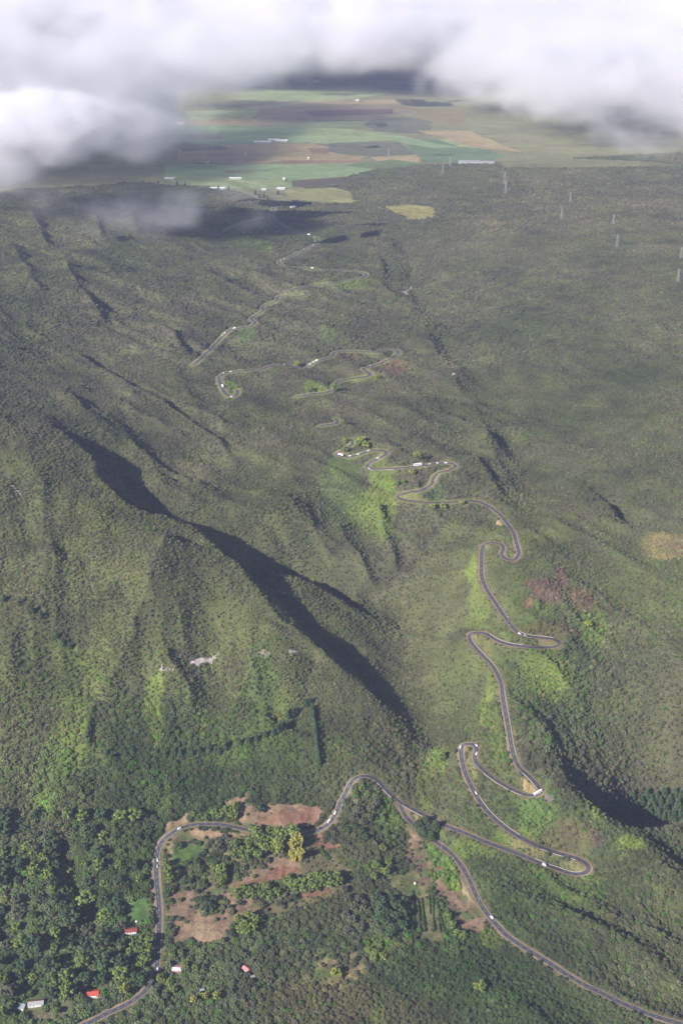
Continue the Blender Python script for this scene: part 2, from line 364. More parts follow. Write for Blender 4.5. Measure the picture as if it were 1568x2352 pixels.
class MB:
    """collects boxes, prisms and tubes in one mesh with material slots"""
    def __init__(s): s.v = []; s.f = []; s.m = []
    def add(s, vs, fs, mi=0):
        k = len(s.v); s.v += [tuple(map(float, q)) for q in vs]
        for f in fs: s.f.append(tuple(i + k for i in f)); s.m.append(mi)
    def box(s, c, d, mi=0, rz=0):
        x, y, z = d[0] / 2, d[1] / 2, d[2] / 2; cr_, sr_ = math.cos(rz), math.sin(rz)
        vs = []
        for sx in (-1, 1):
            for sy in (-1, 1):
                for sz in (-1, 1):
                    a, b = sx * x, sy * y; vs.append((c[0] + a * cr_ - b * sr_, c[1] + a * sr_ + b * cr_, c[2] + sz * z))
        s.add(vs, [(0, 1, 3, 2), (4, 6, 7, 5), (0, 4, 5, 1), (2, 3, 7, 6), (0, 2, 6, 4), (1, 5, 7, 3)], mi)
    def bar(s, a, b, r, mi=0, n=4):
        a = Vector(a); b = Vector(b); d = (b - a).normalized()
        u = d.orthogonal().normalized(); w_ = d.cross(u)
        vs = []
        for p in (a, b):
            for k in range(n):
                t = 2 * math.pi * (k + .5) / n; vs.append(p + (u * math.cos(t) + w_ * math.sin(t)) * r)
        s.add(vs, [(k, (k + 1) % n, n + (k + 1) % n, n + k) for k in range(n)] + [tuple(range(n))[::-1], tuple(range(n, 2 * n))], mi)
    def tube(s, pts, rad, n=7, mi=0):
        rings = []
        for i, p in enumerate(pts):
            p = Vector(p); d = (Vector(pts[min(i + 1, len(pts) - 1)]) - Vector(pts[max(i - 1, 0)])).normalized()
            u = d.cross(Vector((0.3, 1, 0.1))).normalized(); w_ = d.cross(u)
            rings += [p + (u * math.cos(2 * math.pi * k / n) + w_ * math.sin(2 * math.pi * k / n)) * rad[i] for k in range(n)]
        m = len(pts)
        s.add(rings, [(i * n + k, i * n + (k + 1) % n, (i + 1) * n + (k + 1) % n, (i + 1) * n + k) for i in range(m - 1) for k in range(n)] + [tuple(range(n))[::-1], tuple((m - 1) * n + k for k in range(n))], mi)
    def mesh(s, name, mats, smooth_=False):
        me = bpy.data.meshes.new(name); me.from_pydata(s.v, [], s.f)
        for m in mats: me.materials.append(m)
        me.polygons.foreach_set('material_index', s.m)
        me.polygons.foreach_set('use_smooth', [smooth_] * len(s.f)); me.update(); return me
    def build(s, name, mats, parent=None, **kw): return link(name, s.mesh(name, mats, kw.pop('smooth_', False)), parent, **kw)

# ------------------------------------------------------------------ materials
def mat(name, rgb=(0.5, 0.5, 0.5), rough=0.9, spec=0.2, noise=None, metallic=0.0):
    m = bpy.data.materials.new(name); m.use_nodes = True
    b = m.node_tree.nodes['Principled BSDF']; N = m.node_tree.nodes; L = m.node_tree.links
    b.inputs['Base Color'].default_value = (*rgb, 1); b.inputs['Roughness'].default_value = rough
    b.inputs['Specular IOR Level'].default_value = spec; b.inputs['Metallic'].default_value = metallic
    if noise:
        sc_, amt = noise
        tc = N.new('ShaderNodeTexCoord'); n1 = N.new('ShaderNodeTexNoise'); n1.inputs['Scale'].default_value = sc_; n1.inputs['Detail'].default_value = 5
        L.new(tc.outputs['Object'], n1.inputs['Vector'])
        mr = N.new('ShaderNodeMapRange'); mr.inputs[1].default_value = 0.3; mr.inputs[2].default_value = 0.7
        mr.inputs[3].default_value = 1 - amt; mr.inputs[4].default_value = 1 + amt
        L.new(n1.outputs[0], mr.inputs[0])
        mx = N.new('ShaderNodeVectorMath'); mx.operation = 'SCALE'; mx.inputs[0].default_value = rgb
        L.new(mr.outputs[0], mx.inputs['Scale']); L.new(mx.outputs[0], b.inputs['Base Color'])
    return m
def attr_mat(name, attr, kind, scales, amt, bump=0, rough=0.95, spec=0.15, hue=None):
    m = bpy.data.materials.new(name); m.use_nodes = True
    N = m.node_tree.nodes; L = m.node_tree.links; b = N['Principled BSDF']
    b.inputs['Roughness'].default_value = rough; b.inputs['Specular IOR Level'].default_value = spec
    at = N.new('ShaderNodeAttribute'); at.attribute_type = kind; at.attribute_name = attr
    geo = N.new('ShaderNodeNewGeometry'); cur = at.outputs['Color']; last = None
    for sc_, am in zip(scales, amt):
        n1 = N.new('ShaderNodeTexNoise'); n1.inputs['Scale'].default_value = sc_; n1.inputs['Detail'].default_value = 4; n1.inputs['Roughness'].default_value = 0.6
        L.new(geo.outputs['Position'], n1.inputs['Vector'])
        mr = N.new('ShaderNodeMapRange'); mr.inputs[1].default_value = 0.3; mr.inputs[2].default_value = 0.7
        mr.inputs[3].default_value = 1 - am; mr.inputs[4].default_value = 1 + am
        L.new(n1.outputs[0], mr.inputs[0])
        mx = N.new('ShaderNodeVectorMath'); mx.operation = 'SCALE'; L.new(cur, mx.inputs[0]); L.new(mr.outputs[0], mx.inputs['Scale']); cur = mx.outputs[0]; last = n1
    L.new(cur, b.inputs['Base Color'])
    if bump:
        bp = N.new('ShaderNodeBump'); bp.inputs['Distance'].default_value = bump; bp.inputs['Strength'].default_value = 1
        L.new(last.outputs[0], bp.inputs['Height']); L.new(bp.outputs[0], b.inputs['Normal'])
    return m
M = {}
M['ground'] = attr_mat('ground_cover', 'Col', 'GEOMETRY', (0.03, 0.16, 0.6), (0.16, 0.2, 0.28), bump=0.9)
M['shrub'] = attr_mat('shrub_leaves', 'tint', 'INSTANCER', (0.02, 0.5), (0.12, 0.34), bump=0.4)
M['asphalt'] = mat('asphalt', (0.075, 0.072, 0.082), 0.85, 0.3, (0.15, 0.14))
M['verge'] = mat('dry_verge', (0.27, 0.205, 0.13), 0.95, 0.1, (0.12, 0.22))
M['kerb'] = mat('kerb_concrete', (0.36, 0.32, 0.28), 0.9, 0.2, (0.2, 0.15))
M['paint'] = mat('road_paint', (0.62, 0.62, 0.62), 0.7, 0.3)

# ------------------------------------------------------------------ land cover
def poly_world(pts): return np.array([hit(a, b)[:2] for a, b in pts])
def in_poly(poly, X, Y):
    c = np.zeros(X.shape, bool); n = len(poly); j = n - 1
    for i in range(n):
        xi, yi = poly[i]; xj, yj = poly[j]
        if yi != yj:
            c ^= ((yi > Y) != (yj > Y)) & (X < (xj - xi) * (Y - yi) / (yj - yi) + xi)
        j = i
    return c

# colour blobs: picture centre, picture radii, colour, weight
OLIVE = (0.096, 0.098, 0.052); GREY = (0.095, 0.093, 0.058); GREEN = (0.08, 0.115, 0.04); LIME = (0.145, 0.185, 0.048)
DARK = (0.038, 0.062, 0.026); YELL = (0.26, 0.25, 0.03); BROWN = (0.13, 0.085, 0.055); FACE = (0.098, 0.108, 0.046)
BLOBS = [
 (250, 1300, 420, 330, FACE, .9), (550, 1420, 250, 150, FACE, .7), (100, 1100, 200, 150, FACE, .8),
 (700, 650, 900, 200, GREY, .5), (300, 800, 500, 260, GREY, .7), (650, 750, 260, 120, GREY, .6), (900, 950, 200, 160, GREY, .7), (850, 1250, 150, 150, GREY, .5),
 (1300, 900, 330, 330, (0.09, 0.094, 0.054), .8), (1400, 1700, 180, 200, GREY, .8), (1450, 1600, 200, 120, GREY, .4),
 (1100, 1650, 90, 300, (0.09, 0.106, 0.045), .7), (1300, 1350, 300, 150, (0.09, 0.104, 0.045), .7), (1250, 1560, 120, 70, GREEN, .5),
 (150, 1950, 420, 180, (0.085, 0.098, 0.042), .8), (450, 1750, 300, 90, (0.06, 0.085, 0.034), .7), (150, 2250, 420, 260, (0.078, 0.108, 0.042), .9),
 (620, 2250, 330, 140, (0.075, 0.095, 0.042), .8), (950, 2250, 250, 160, (0.062, 0.082, 0.036), .8), (1350, 2150, 420, 260, (0.058, 0.082, 0.034), .85),
 (1100, 2330, 300, 120, (0.052, 0.078, 0.034), .8), (1450, 2250, 200, 200, (0.085, 0.09, 0.045), .6), (1500, 2080, 150, 90, (0.09, 0.095, 0.045), .5),
 (850, 2330, 160, 60, BROWN, .35), (720, 2300, 120, 60, (0.10, 0.085, 0.05), .5), (1250, 1900, 120, 60, (0.09, 0.12, 0.04), .6),
 # bright grass
 (875, 1130, 34, 52, LIME, 1), (850, 1170, 60, 22, LIME, .9), (885, 1165, 30, 30, LIME, .9), (825, 1165, 30, 14, LIME, .9), (768, 1070, 16, 40, LIME, .7), (780, 1110, 60, 60, GREEN, .6),
 (1090, 1310, 18, 50, LIME, .9), (1100, 1390, 34, 40, LIME, .7), (1250, 1545, 60, 26, LIME, .8), (1120, 1640, 16, 60, LIME, .7), (1135, 1560, 20, 40, LIME, .6), (1140, 1700, 16, 50, LIME, .5),
 (1370, 1860, 26, 20, LIME, .8), (1230, 1855, 50, 30, (0.095, 0.145, 0.045), .9), (1330, 2045, 60, 34, LIME, .9), (1250, 2020, 60, 26, LIME, .5), (1440, 1935, 40, 16, LIME, .9), (1300, 2050, 110, 40, GREEN, .6),
 (1000, 1970, 30, 60, (0.12, 0.185, 0.05), 1), (1035, 2000, 30, 50, (0.12, 0.185, 0.05), 1), (1045, 2030, 24, 20, LIME, 1), (1090, 1940, 60, 18, LIME, .7),
 (900, 1870, 40, 40, (0.11, 0.165, 0.045), .9), (1180, 1920, 60, 12, LIME, .7), (980, 1800, 24, 50, LIME, .6), (1010, 1740, 24, 30, LIME, .6), (1130, 2160, 40, 18, LIME, .8), 
 (355, 1600, 22, 24, LIME, .9), (355, 1670, 16, 24, LIME, .8), (170, 1560, 60, 40, LIME, .45), (150, 1720, 60, 30, LIME, .6), (110, 1800, 40, 50, (0.11, 0.16, 0.045), .7), (185, 1640, 24, 60, LIME, .5),
 (630, 1650, 50, 40, LIME, .7), (600, 1580, 40, 60, (0.095, 0.14, 0.045), .6), (465, 1650, 12, 26, LIME, .7), (520, 1720, 60, 24, (0.095, 0.14, 0.045), .7), (370, 1840, 40, 24, (0.10, 0.155, 0.045), .7),
 (420, 1955, 32, 22, (0.09, 0.145, 0.045), 1), (300, 2110, 40, 40, (0.065, 0.13, 0.035), .8), (60, 2340, 60, 30, (0.09, 0.12, 0.05), .6),
 (865, 2320, 20, 40, LIME, .6), (870, 2180, 36, 20, LIME, .5), (1040, 2130, 40, 60, (0.095, 0.145, 0.045), .6), (760, 2250, 130, 34, (0.13, 0.12, 0.055), .6), (1120, 2290, 60, 18, (0.085, 0.13, 0.045), .4),
 (810, 650, 70, 8, LIME, .6), (700, 545, 60, 14, (0.1, 0.14, 0.04), .5), (600, 565, 34, 10, LIME, .6), (560, 560, 60, 10, (0.1, 0.14, 0.05), .5), (735, 900, 26, 10, LIME, .9), (720, 888, 26, 14, LIME, .8), (835, 868, 50, 6, LIME, .7),
 (760, 770, 30, 14, GREEN, .5), (570, 765, 26, 12, (0.08, 0.14, 0.04), .7), (535, 895, 14, 16, (0.10, 0.155, 0.045), .9), (225, 1150, 60, 60, (0.12, 0.125, 0.045), .5),
 (1530, 1255, 60, 26, (0.22, 0.18, 0.09), .7), (1360, 1430, 40, 30, (0.12, 0.17, 0.04), .6), (1000, 1130, 26, 26, (0.08, 0.125, 0.045), .6), (1270, 1445, 80, 8, BROWN, .5),
 (900, 845, 40, 14, BROWN, .6), (790, 820, 40, 6, BROWN, .5), (1250, 1350, 44, 20, (0.145, 0.095, 0.08), .9), (1290, 1325, 18, 16, (0.15, 0.092, 0.08), .8), (1335, 1375, 34, 16, (0.17, 0.12, 0.08), .8), (1215, 1385, 10, 10, (0.17, 0.1, 0.07), .8),
 (1330, 1920, 40, 18, (0.13, 0.10, 0.06), .5), (1370, 1925, 20, 12, (0.14, 0.09, 0.085), .6), (1290, 1915, 40, 14, (0.12, 0.1, 0.055), .6),
 (1150, 400, 260, 40, (0.10, 0.105, 0.05), .6), (1350, 480, 350, 80, (0.105, 0.098, 0.056), .6), (1250, 1180, 150, 70, (0.11, 0.11, 0.05), .5),
 (300, 520, 330, 60, (0.09, 0.095, 0.05), .5),
]
BW = []
for px, py, rx, ry, c, wgt in BLOBS:
    p = hit(px, py); t = np.linalg.norm(p - np.array([0, 0, CZ])); sn = max(0.14, (CZ - p[2]) / t)
    BW.append((p[0], p[1], rx * t / F, min(ry * t / F / sn, rx * t / F * 3.2), np.array(c), wgt))
def zone_tint(x, y):
    out = np.ones(x.shape + (3,)) * np.array(OLIVE)
    xx = x + 10 * fbm(x, y, 30, 3, 41) + 30 * fbm(x, y, 160, 2, 43); yy = y + 10 * fbm(x, y, 30, 3, 45) + 30 * fbm(x, y, 160, 2, 47)
    xs = x + 9 * fbm(x, y, 22, 3, 51); ys = y + 9 * fbm(x, y, 22, 3, 53)
    for bx, by, rx, ry, c, wgt in BW:
        small = rx < 70
        X, Yv = (xs, ys) if small else (xx, yy)
        m = (np.abs(X - bx) < 1.6 * rx) & (np.abs(Yv - by) < 1.6 * ry)
        if not m.any(): continue
        q = np.sqrt(((X[m] - bx) / rx) ** 2 + ((Yv[m] - by) / ry) ** 2)
        k = (sstep(1.15, 0.6, q) if small else sstep(1.4, 0.4, q)) * wgt
        out[m] = out[m] * (1 - k[:, None]) + c * k[:, None]
    a = fbm(x, y, 140, 3, 401)[..., None]; b = fbm(x, y, 38, 3, 403)[..., None]
    out = out * (1 + 0.30 * a * np.array([1.2, 0.9, 1.3]) + 0.30 * b * np.array([1.0, 1.15, 0.5]))
    return out
# bare or mown patches: picture outline, colour, share of shrubs kept
EARTH = (0.225, 0.155, 0.10); REDD = (0.20, 0.11, 0.068); PALE = (0.30, 0.215, 0.135); SAND = (0.40, 0.29, 0.16)
G1 = (0.20, 0.28, 0.13); G2 = (0.24, 0.29, 0.13); TAN = (0.31, 0.25, 0.13); BRN = (0.22, 0.175, 0.105); DK = (0.12, 0.125, 0.08); G3 = (0.12, 0.18, 0.09)
PATCH = [
 ([(385,1925),(480,1912),(600,1922),(720,1925),(800,1990),(810,2050),(620,2100),(535,2170),(385,2165),(380,2050)], (0.15, 0.13, 0.07), 0.4, 4),
 ([(400,2190),(560,2170),(700,2180),(840,2190),(860,2240),(700,2280),(520,2260),(420,2240)], (0.12, 0.12, 0.055), 0.65, 5),
 ([(370,1935),(372,1900),(400,1880),(430,1868),(432,1882),(440,1895),(400,1908),(380,1930)], PALE, 0, 3),
 ([(505,1850),(540,1832),(590,1820),(600,1830),(560,1845),(590,1850),(620,1848),(690,1845),(735,1853),(742,1870),(720,1895),(690,1903),(640,1905),(575,1898),(540,1892),(560,1870),(510,1862)], EARTH, 0.02, 3),
 ([(640,1862),(735,1855),(738,1872),(716,1894),(690,1900),(600,1895)], (0.25,0.14,0.095), 0, 3),
 ([(388,1930),(400,1918),(440,1905),(500,1905),(560,1918),(545,1930),(470,1925),(430,1935),(395,1950),(390,2000),(380,2000)], EARTH, 0.05, 3),
 ([(390,1985),(393,1950),(430,1938),(470,1940),(462,1962),(440,1975),(400,1990)], (0.095,0.15,0.045), 0, 3),
 ([(600,1985),(640,1965),(700,1990),(695,2005),(640,2010),(560,2035),(540,2050),(600,2055),(560,2100),(520,2095),(515,2070),(440,2060),(450,2045),(500,2040),(560,2020),(580,2000)], EARTH, 0.06, 3),
 ([(390,2060),(410,2035),(445,2045),(450,2080),(470,2105),(520,2095),(600,2085),(610,2095),(530,2115),(525,2160),(500,2175),(470,2165),(440,2160),(400,2165),(385,2150),(400,2120),(385,2100),(395,2080)], EARTH, 0.05, 3),
 ([(415,2130),(470,2110),(500,2130),(510,2155),(450,2165),(410,2155)], PALE, 0, 4),
 ([(600,2080),(660,2060),(700,2045),(760,2040),(755,2055),(700,2060),(640,2080),(610,2092)], REDD, 0.05, 3),
 ([(635,1990),(690,1992),(695,2000),(650,2015),(560,2040),(540,2035),(600,2015)], REDD, 0.0, 2),
 ([(716,1912),(735,1912),(742,1935),(728,1940)], (0.36,0.17,0.12), 0, 1),
 ([(725,1938),(785,1935),(785,1948),(740,1950)], REDD, 0.1, 3),
 ([(928,1892),(945,1897),(965,1925),(972,1950),(938,1950),(940,1920)], EARTH, 0.03, 2),
 ([(925,1955),(972,1950),(985,1975),(992,2010),(1000,2040),(970,2050),(955,2010),(935,1985)], (0.16,0.115,0.075), 0.25, 3),
 ([(968,1950),(985,1970),(996,2010),(1020,2035),(1060,2050),(1090,2070),(1113,2105),(1110,2130),(1090,2150),(1062,2130),(1055,2110),(1030,2080),(1000,2050),(990,2010)], EARTH, 0.05, 3),
 ([(1000,1985),(1015,1992),(1012,2005),(998,2000)], EARTH, 0.0, 2),
 ([(1036,1965),(1060,2000),(1078,2050),(1100,2090),(1085,2075),(1060,2045),(1050,2010)], PALE, 0.0, 2),
 ([(890,2010),(960,2000),(975,2050),(1000,2060),(1020,2150),(1015,2165),(950,2165),(940,2070),(900,2040)], (0.15,0.145,0.065), 0.05, 3),
 ([(1193,1790),(1205,1790),(1228,1808),(1232,1820),(1220,1826),(1202,1824),(1200,1808)], SAND, 0, 1),
 ([(1246,1822),(1262,1826),(1274,1838),(1262,1844),(1250,1836)], (0.24,0.2,0.19), 0, 1),
 ([(945,1864),(962,1872),(958,1884),(946,1876)], (0.25,0.25,0.09), 0, 1),
 ([(1142,1196),(1158,1196),(1150,1208),(1136,1204)], SAND, 0, 1),
 ([(60,2325),(60,2312),(140,2302),(165,2290),(160,2330),(110,2350),(60,2352)], (0.16,0.15,0.08), 0.1, 3),
 ([(95,2262),(125,2250),(120,2272),(98,2275)], PALE, 0.1, 3),
 ([(280,2100),(300,2070),(330,2060),(345,2080),(345,2110),(330,2120),(290,2125)], (0.075,0.14,0.04), 0.0, 3),
 ([(700,2230),(760,2190),(840,2190),(845,2230),(780,2270),(720,2260)], (0.21,0.17,0.085), 0.3, 6),
 ([(880,475),(940,468),(1000,478),(1000,500),(950,506),(910,490)], (0.27,0.25,0.09), 0.0, 10),
 # rock faces
 ([(436,1518),(450,1510),(480,1508),(502,1506),(494,1516),(470,1522),(445,1526)], (0.50,0.43,0.40), 0.0, 3),
 ([(580,1500),(600,1492),(620,1494),(618,1502),(590,1506)], (0.46,0.40,0.37), 0.1, 3),
 ([(660,1495),(680,1494),(682,1500),(664,1501)], (0.42,0.38,0.34), 0.2, 3),
 ([(365,1530),(395,1532),(394,1540),(372,1538)], (0.40,0.36,0.32), 0.3, 3),
 ([(25,1115),(40,1120),(50,1135),(30,1130)], (0.36,0.33,0.30), 0.3, 3),
 ([(924,670),(945,655),(948,660),(932,680)], (0.50,0.42,0.36), 0.0, 3),
 ([(1038,852),(1046,852),(1050,862),(1040,862)], (0.42,0.38,0.34), 0.0, 3),
]
# the farmed plain: picture outline, colour
FIELDS = [
 ([(-200,440),(-200,60),(2100,60),(2100,345),(1568,350),(1300,366),(1120,374),(960,378),(880,385),(800,408),(680,425),(700,440),(830,462),(800,470),(640,462),(560,445),(470,432),(300,420)], (0.19,0.19,0.095)),
 ([(380,380),(420,376),(600,378),(760,374),(885,376),(850,390),(820,402),(740,408),(660,415),(672,432),(600,438),(500,432),(440,428),(380,418)], G1),
 ([(380,404),(470,405),(640,410),(660,432),(480,430),(400,420)], G2),
 ([(520,392),(575,393),(570,396),(525,396)], BRN),
 ([(400,336),(600,330),(720,332),(840,360),(820,370),(640,372),(560,376),(400,374)], TAN),
 ([(640,368),(820,368),(830,374),(650,377)], (0.22, 0.14, 0.09)),
 ([(705,340),(752,340),(756,354),(716,354)], (0.22, 0.15, 0.09)),
 ([(740,332),(850,324),(925,326),(960,356),(880,362),(800,360),(760,352)], DK),
 ([(855,362),(960,358),(972,374),(880,380)], TAN),
 ([(400,288),(600,286),(700,292),(710,326),(600,330),(500,334),(400,330)], G1),
 ([(700,292),(800,296),(870,304),(925,318),(850,325),(710,330)], G2),
 ([(430,308),(505,310),(512,320),(440,316)], EARTH),
 ([(400,325),(515,330),(510,346),(400,350)], DK),
 ([(410,276),(560,274),(700,280),(690,290),(400,288)], TAN),
 ([(600,282),(850,278),(870,288),(700,294)], G2),
 ([(430,256),(600,246),(580,272),(430,276)], G2),
 ([(600,246),(760,244),(900,240),(960,250),(850,275),(600,274)], BRN),
 ([(700,255),(900,250),(900,262),(720,268)], (0.12,0.085,0.06)),
 ([(930,318),(1000,320),(1110,340),(1160,358),(1120,370),(975,374),(945,345)], G3),
 ([(870,308),(925,312),(1000,330),(1060,338),(1000,340),(930,330)], G1),
 ([(1000,318),(1060,322),(1120,342),(1060,338)], G2),
 ([(840,275),(920,268),(1000,280),(990,306),(920,306),(860,300),(830,288)], DK),
 ([(860,284),(885,282),(890,290),(868,292)], (0.04,0.07,0.03)),
 ([(960,300),(1080,300),(1200,350),(1100,340)], TAN),
 ([(540,205),(700,196),(830,200),(900,212),(820,226),(700,234),(520,228)], G2),
 ([(430,236),(560,232),(660,236),(640,243),(430,246)], DK),
 ([(660,232),(940,228),(960,238),(780,240)], TAN),
 ([(500,180),(640,178),(800,184),(1000,200),(980,212),(800,195),(600,192),(500,205)], DK),
 ([(740,214),(820,218),(800,222),(720,219)], DK),
 ([(940,250),(1080,250),(1060,290),(960,270)], (0.2,0.17,0.08)),
 ([(670,415),(780,408),(800,420),(720,432),(668,430)], (0.10,0.085,0.06)),
 ([(780,380),(900,366),(980,376),(880,390)], (0.12,0.17,0.07)),
 ([(1140,372),(1250,362),(1500,372),(1568,380),(1300,386),(1150,384)], (0.16,0.16,0.08)),
 ([(640,436),(760,430),(800,440),(815,466),(700,460),(640,452)], (0.25,0.25,0.10)),
 ([(560,440),(650,436),(660,452),(610,460)], (0.20,0.19,0.09)),
]
def FW(c): return 2.2 if c == DK else (1.2 if c == BRN or c == TAN else 0.3)
KEEP = np.ones(H.shape, np.float32)
def cover():
    tint = zone_tint(GX, GY)
    g = tint * np.array([0.95, 0.98, 0.85])[None, None]
    fx = 26 * fbm(GX, GY, 260, 3, 61); fy = 26 * fbm(GX, GY, 260, 3, 63)
    far = GY > 3300
    r0 = int(np.nonzero(far[:, 0])[0][0])
    for k, (pts, c) in enumerate(FIELDS):
        pw = poly_world(pts)
        m = in_poly(pw, GX[r0:] + (fx[r0:] if k == 0 else FW(c) * fx[r0:]), GY[r0:] + (fy[r0:] if k == 0 else FW(c) * fy[r0:]))
        sub = g[r0:]; v = 1 + 0.22 * fbm(GX[r0:] / 3, GY[r0:], 80, 4, 91 + k) + 0.12 * fbm(GX[r0:], GY[r0:], 30, 3, 191 + k)
        sub[m] = (np.array(c)[None] * v[m][:, None]); KEEP[r0:][m] = 0.0
    for k, (pts, c, keep, wob) in enumerate(PATCH):
        pw = poly_world(pts)
        ylo, yhi = pw[:, 1].min() - 30, pw[:, 1].max() + 30
        rows = np.nonzero((GY[:, 0] > ylo) & (GY[:, 0] < yhi))[0]
        if len(rows) == 0: continue
        sl = slice(rows[0], rows[-1] + 1)
        m = in_poly(pw, GX[sl] + wob * 1.6 * fbm(GX[sl], GY[sl], 9, 3, 101), GY[sl] + wob * 1.6 * fbm(GX[sl], GY[sl], 9, 3, 103))
        nz = fbm(GX[sl], GY[sl], 14, 4, 111 + k)
        v = 1 + 0.32 * nz + 0.35 * fbm(GX[sl], GY[sl], 4.5, 2, 171 + k)
        mixg = np.clip(sstep(0.05, 0.55, fbm(GX[sl], GY[sl], 16, 4, 131 + k)) * (0 if keep == 0 else 0.9), 0, 1)
        colr = np.array(c)[None, None] * v[..., None] * (1 - mixg[..., None]) + np.array([0.09, 0.13, 0.04]) * mixg[..., None]
        sub = g[sl]; sub[m] = colr[m]; KEEP[sl][m] = keep
    # verges of the road
    vz = sstep(10.5, 7.0, RD - 0.8 * sstep(1700, 2300, GY) + 1.5 * fbm(GX, GY, 12, 2, 141))
    vc_ = np.array([0.20, 0.17, 0.085]) + sstep(1700, 2200, GY)[..., None] * np.array([-0.01, 0.06, -0.02])
    g = g * (1 - 0.75 * vz[..., None]) + vc_ * 0.75 * vz[..., None]
    return tint, g
TINT, GCOL = cover()

# ------------------------------------------------------------------ ground
def ground():
    yo = np.array([14000., 20000., 32000., 60000., 100000.])
    last_h = H[-1]
    X = [GX]; Yl = [GY]; Zl = [H]
    ex = np.stack([uu * (0.40 * y + 160 + (y - Y1) * 0.6) for y in yo]); ey = yo[:, None] * np.ones(NCOL)[None]
    ez = np.stack([last_h * 0 + 392 - 0.0 * y for y in yo])
    X = np.vstack([GX, ex]); Yv = np.vstack([GY, ey]); Zv = np.vstack([H, ez])
    gc = np.concatenate([GCOL, np.ones((len(yo), NCOL, 3)) * np.array([0.11, 0.125, 0.06])])
    n = X.shape[0]
    co = np.stack([X.ravel(), Yv.ravel(), Zv.ravel()], 1)
    idx = np.arange(n * NCOL).reshape(n, NCOL)
    fc = np.stack([idx[:-1, :-1], idx[:-1, 1:], idx[1:, 1:], idx[1:, :-1]], -1).reshape(-1, 4)
    me = new_mesh('terrain', co, fc, [M['ground']]); vcol(me, 'Col', gc.reshape(-1, 3))
    o = link('terrain', me); tag(o, kind='structure')
ground()

# ------------------------------------------------------------------ roads
def frames(r):
    d = np.gradient(r[:, :2], axis=0); d /= np.maximum(np.hypot(d[:, 0], d[:, 1]), 1e-6)[:, None]
    return d, np.stack([-d[:, 1], d[:, 0]], 1)
def strip(r, a, b, dz, sel=None):
    """ribbon between lateral offsets a and b"""
    d, nrm = frames(r); k = len(r)
    L = np.c_[r[:, :2] + nrm * np.reshape(a, (-1, 1)), r[:, 2] + dz]; R = np.c_[r[:, :2] + nrm * np.reshape(b, (-1, 1)), r[:, 2] + dz]
    co = np.empty((2 * k, 3)); co[0::2] = L; co[1::2] = R
    i = np.arange(k - 1); fc = np.stack([2 * i + 1, 2 * i + 3, 2 * i + 2, 2 * i], 1)
    if sel is not None: fc = fc[sel[:-1]]
    return co, fc
def merge(parts):
    cs = []; fs = []; k = 0
    for c, f in parts: cs.append(c); fs.append(f + k); k += len(c)
    return np.vstack(cs), np.vstack(fs)
HWR = 3.3
for nm, r in ROADS.items():
    hw = {'s6': 2.4, 's2': 3.8, 's3': 4.0, 's4': 4.0, 's5': 4.2}.get(nm, HWR)
    co, fc = strip(r, hw, -hw, 0.16)
    o = link('road', new_mesh('road', co, fc, [M['asphalt']])); tag(o, kind='structure')
    n = len(r); s = np.arange(n)
    # stony verges on both sides, coming and going
    wl = hw + 0.9 + 2.0 * sstep(-0.1, 0.5, fbm(s * 1.0, s * 0.0 + 3, 30, 2, 7)); wr = hw + 0.9 + 2.0 * sstep(-0.1, 0.5, fbm(s * 1.0, s * 0.0 + 9, 30, 2, 17))
    co, fc = merge([strip(r, wl, hw - 0.1, 0.09), strip(r, -(hw - 0.1), -wr, 0.09)])
    o = link('road_verge', new_mesh('road_verge', co, fc, [M['verge']])); tag(o, kind='structure')
    # painted centre dashes and edge lines, low kerb blocks
    dash = (s % 5) < 2
    co, fc = merge([strip(r, 0.10, -0.10, 0.165, dash), strip(r, hw - 0.25, hw - 0.4, 0.165), strip(r, -hw + 0.4, -hw + 0.25, 0.165)])
    o = link('road_marking', new_mesh('road_marking', co, fc, [M['paint']])); tag(o, kind='structure')

# ------------------------------------------------------------------ placing things
def sc_at(p): return np.linalg.norm(p - np.array([0, 0, CZ])) / F        # metres per study pixel there
def ground_pt(px, py):
    p = hit(px, py); return p
def zat(x, y): return float(height(np.array([x]), np.array([y]))[0])

def leaf_mat(name, rgb, sat=0.35):
    m = bpy.data.materials.new(name); m.use_nodes = True
    N = m.node_tree.nodes; L = m.node_tree.links; b = N['Principled BSDF']
    b.inputs['Roughness'].default_value = 0.8; b.inputs['Specular IOR Level'].default_value = 0.2
    at = N.new('ShaderNodeAttribute'); at.attribute_name = 'leaf'
    sc_ = N.new('ShaderNodeVectorMath'); sc_.operation = 'SCALE'; sc_.inputs[0].default_value = rgb
    L.new(at.outputs['Fac'], sc_.inputs['Scale']); L.new(sc_.outputs[0], b.inputs['Base Color'])
    return m
LM = {'green': leaf_mat('leaves_green', (0.18, 0.24, 0.06)), 'lime': leaf_mat('leaves_lime', (0.20, 0.26, 0.06)),
      'yellow': leaf_mat('leaves_yellow', (0.46, 0.42, 0.10)), 'dark': leaf_mat('leaves_dark', (0.075, 0.11, 0.05)),
      'grey': leaf_mat('leaves_grey', (0.13, 0.135, 0.085)), 'blue': leaf_mat('leaves_bluegreen', (0.075, 0.125, 0.058)),
      'ygreen': leaf_mat('leaves_yellow_green', (0.27, 0.31, 0.06))}
BARK = mat('bark', (0.13, 0.10, 0.075), 0.95, 0.1, (1.5, 0.3))
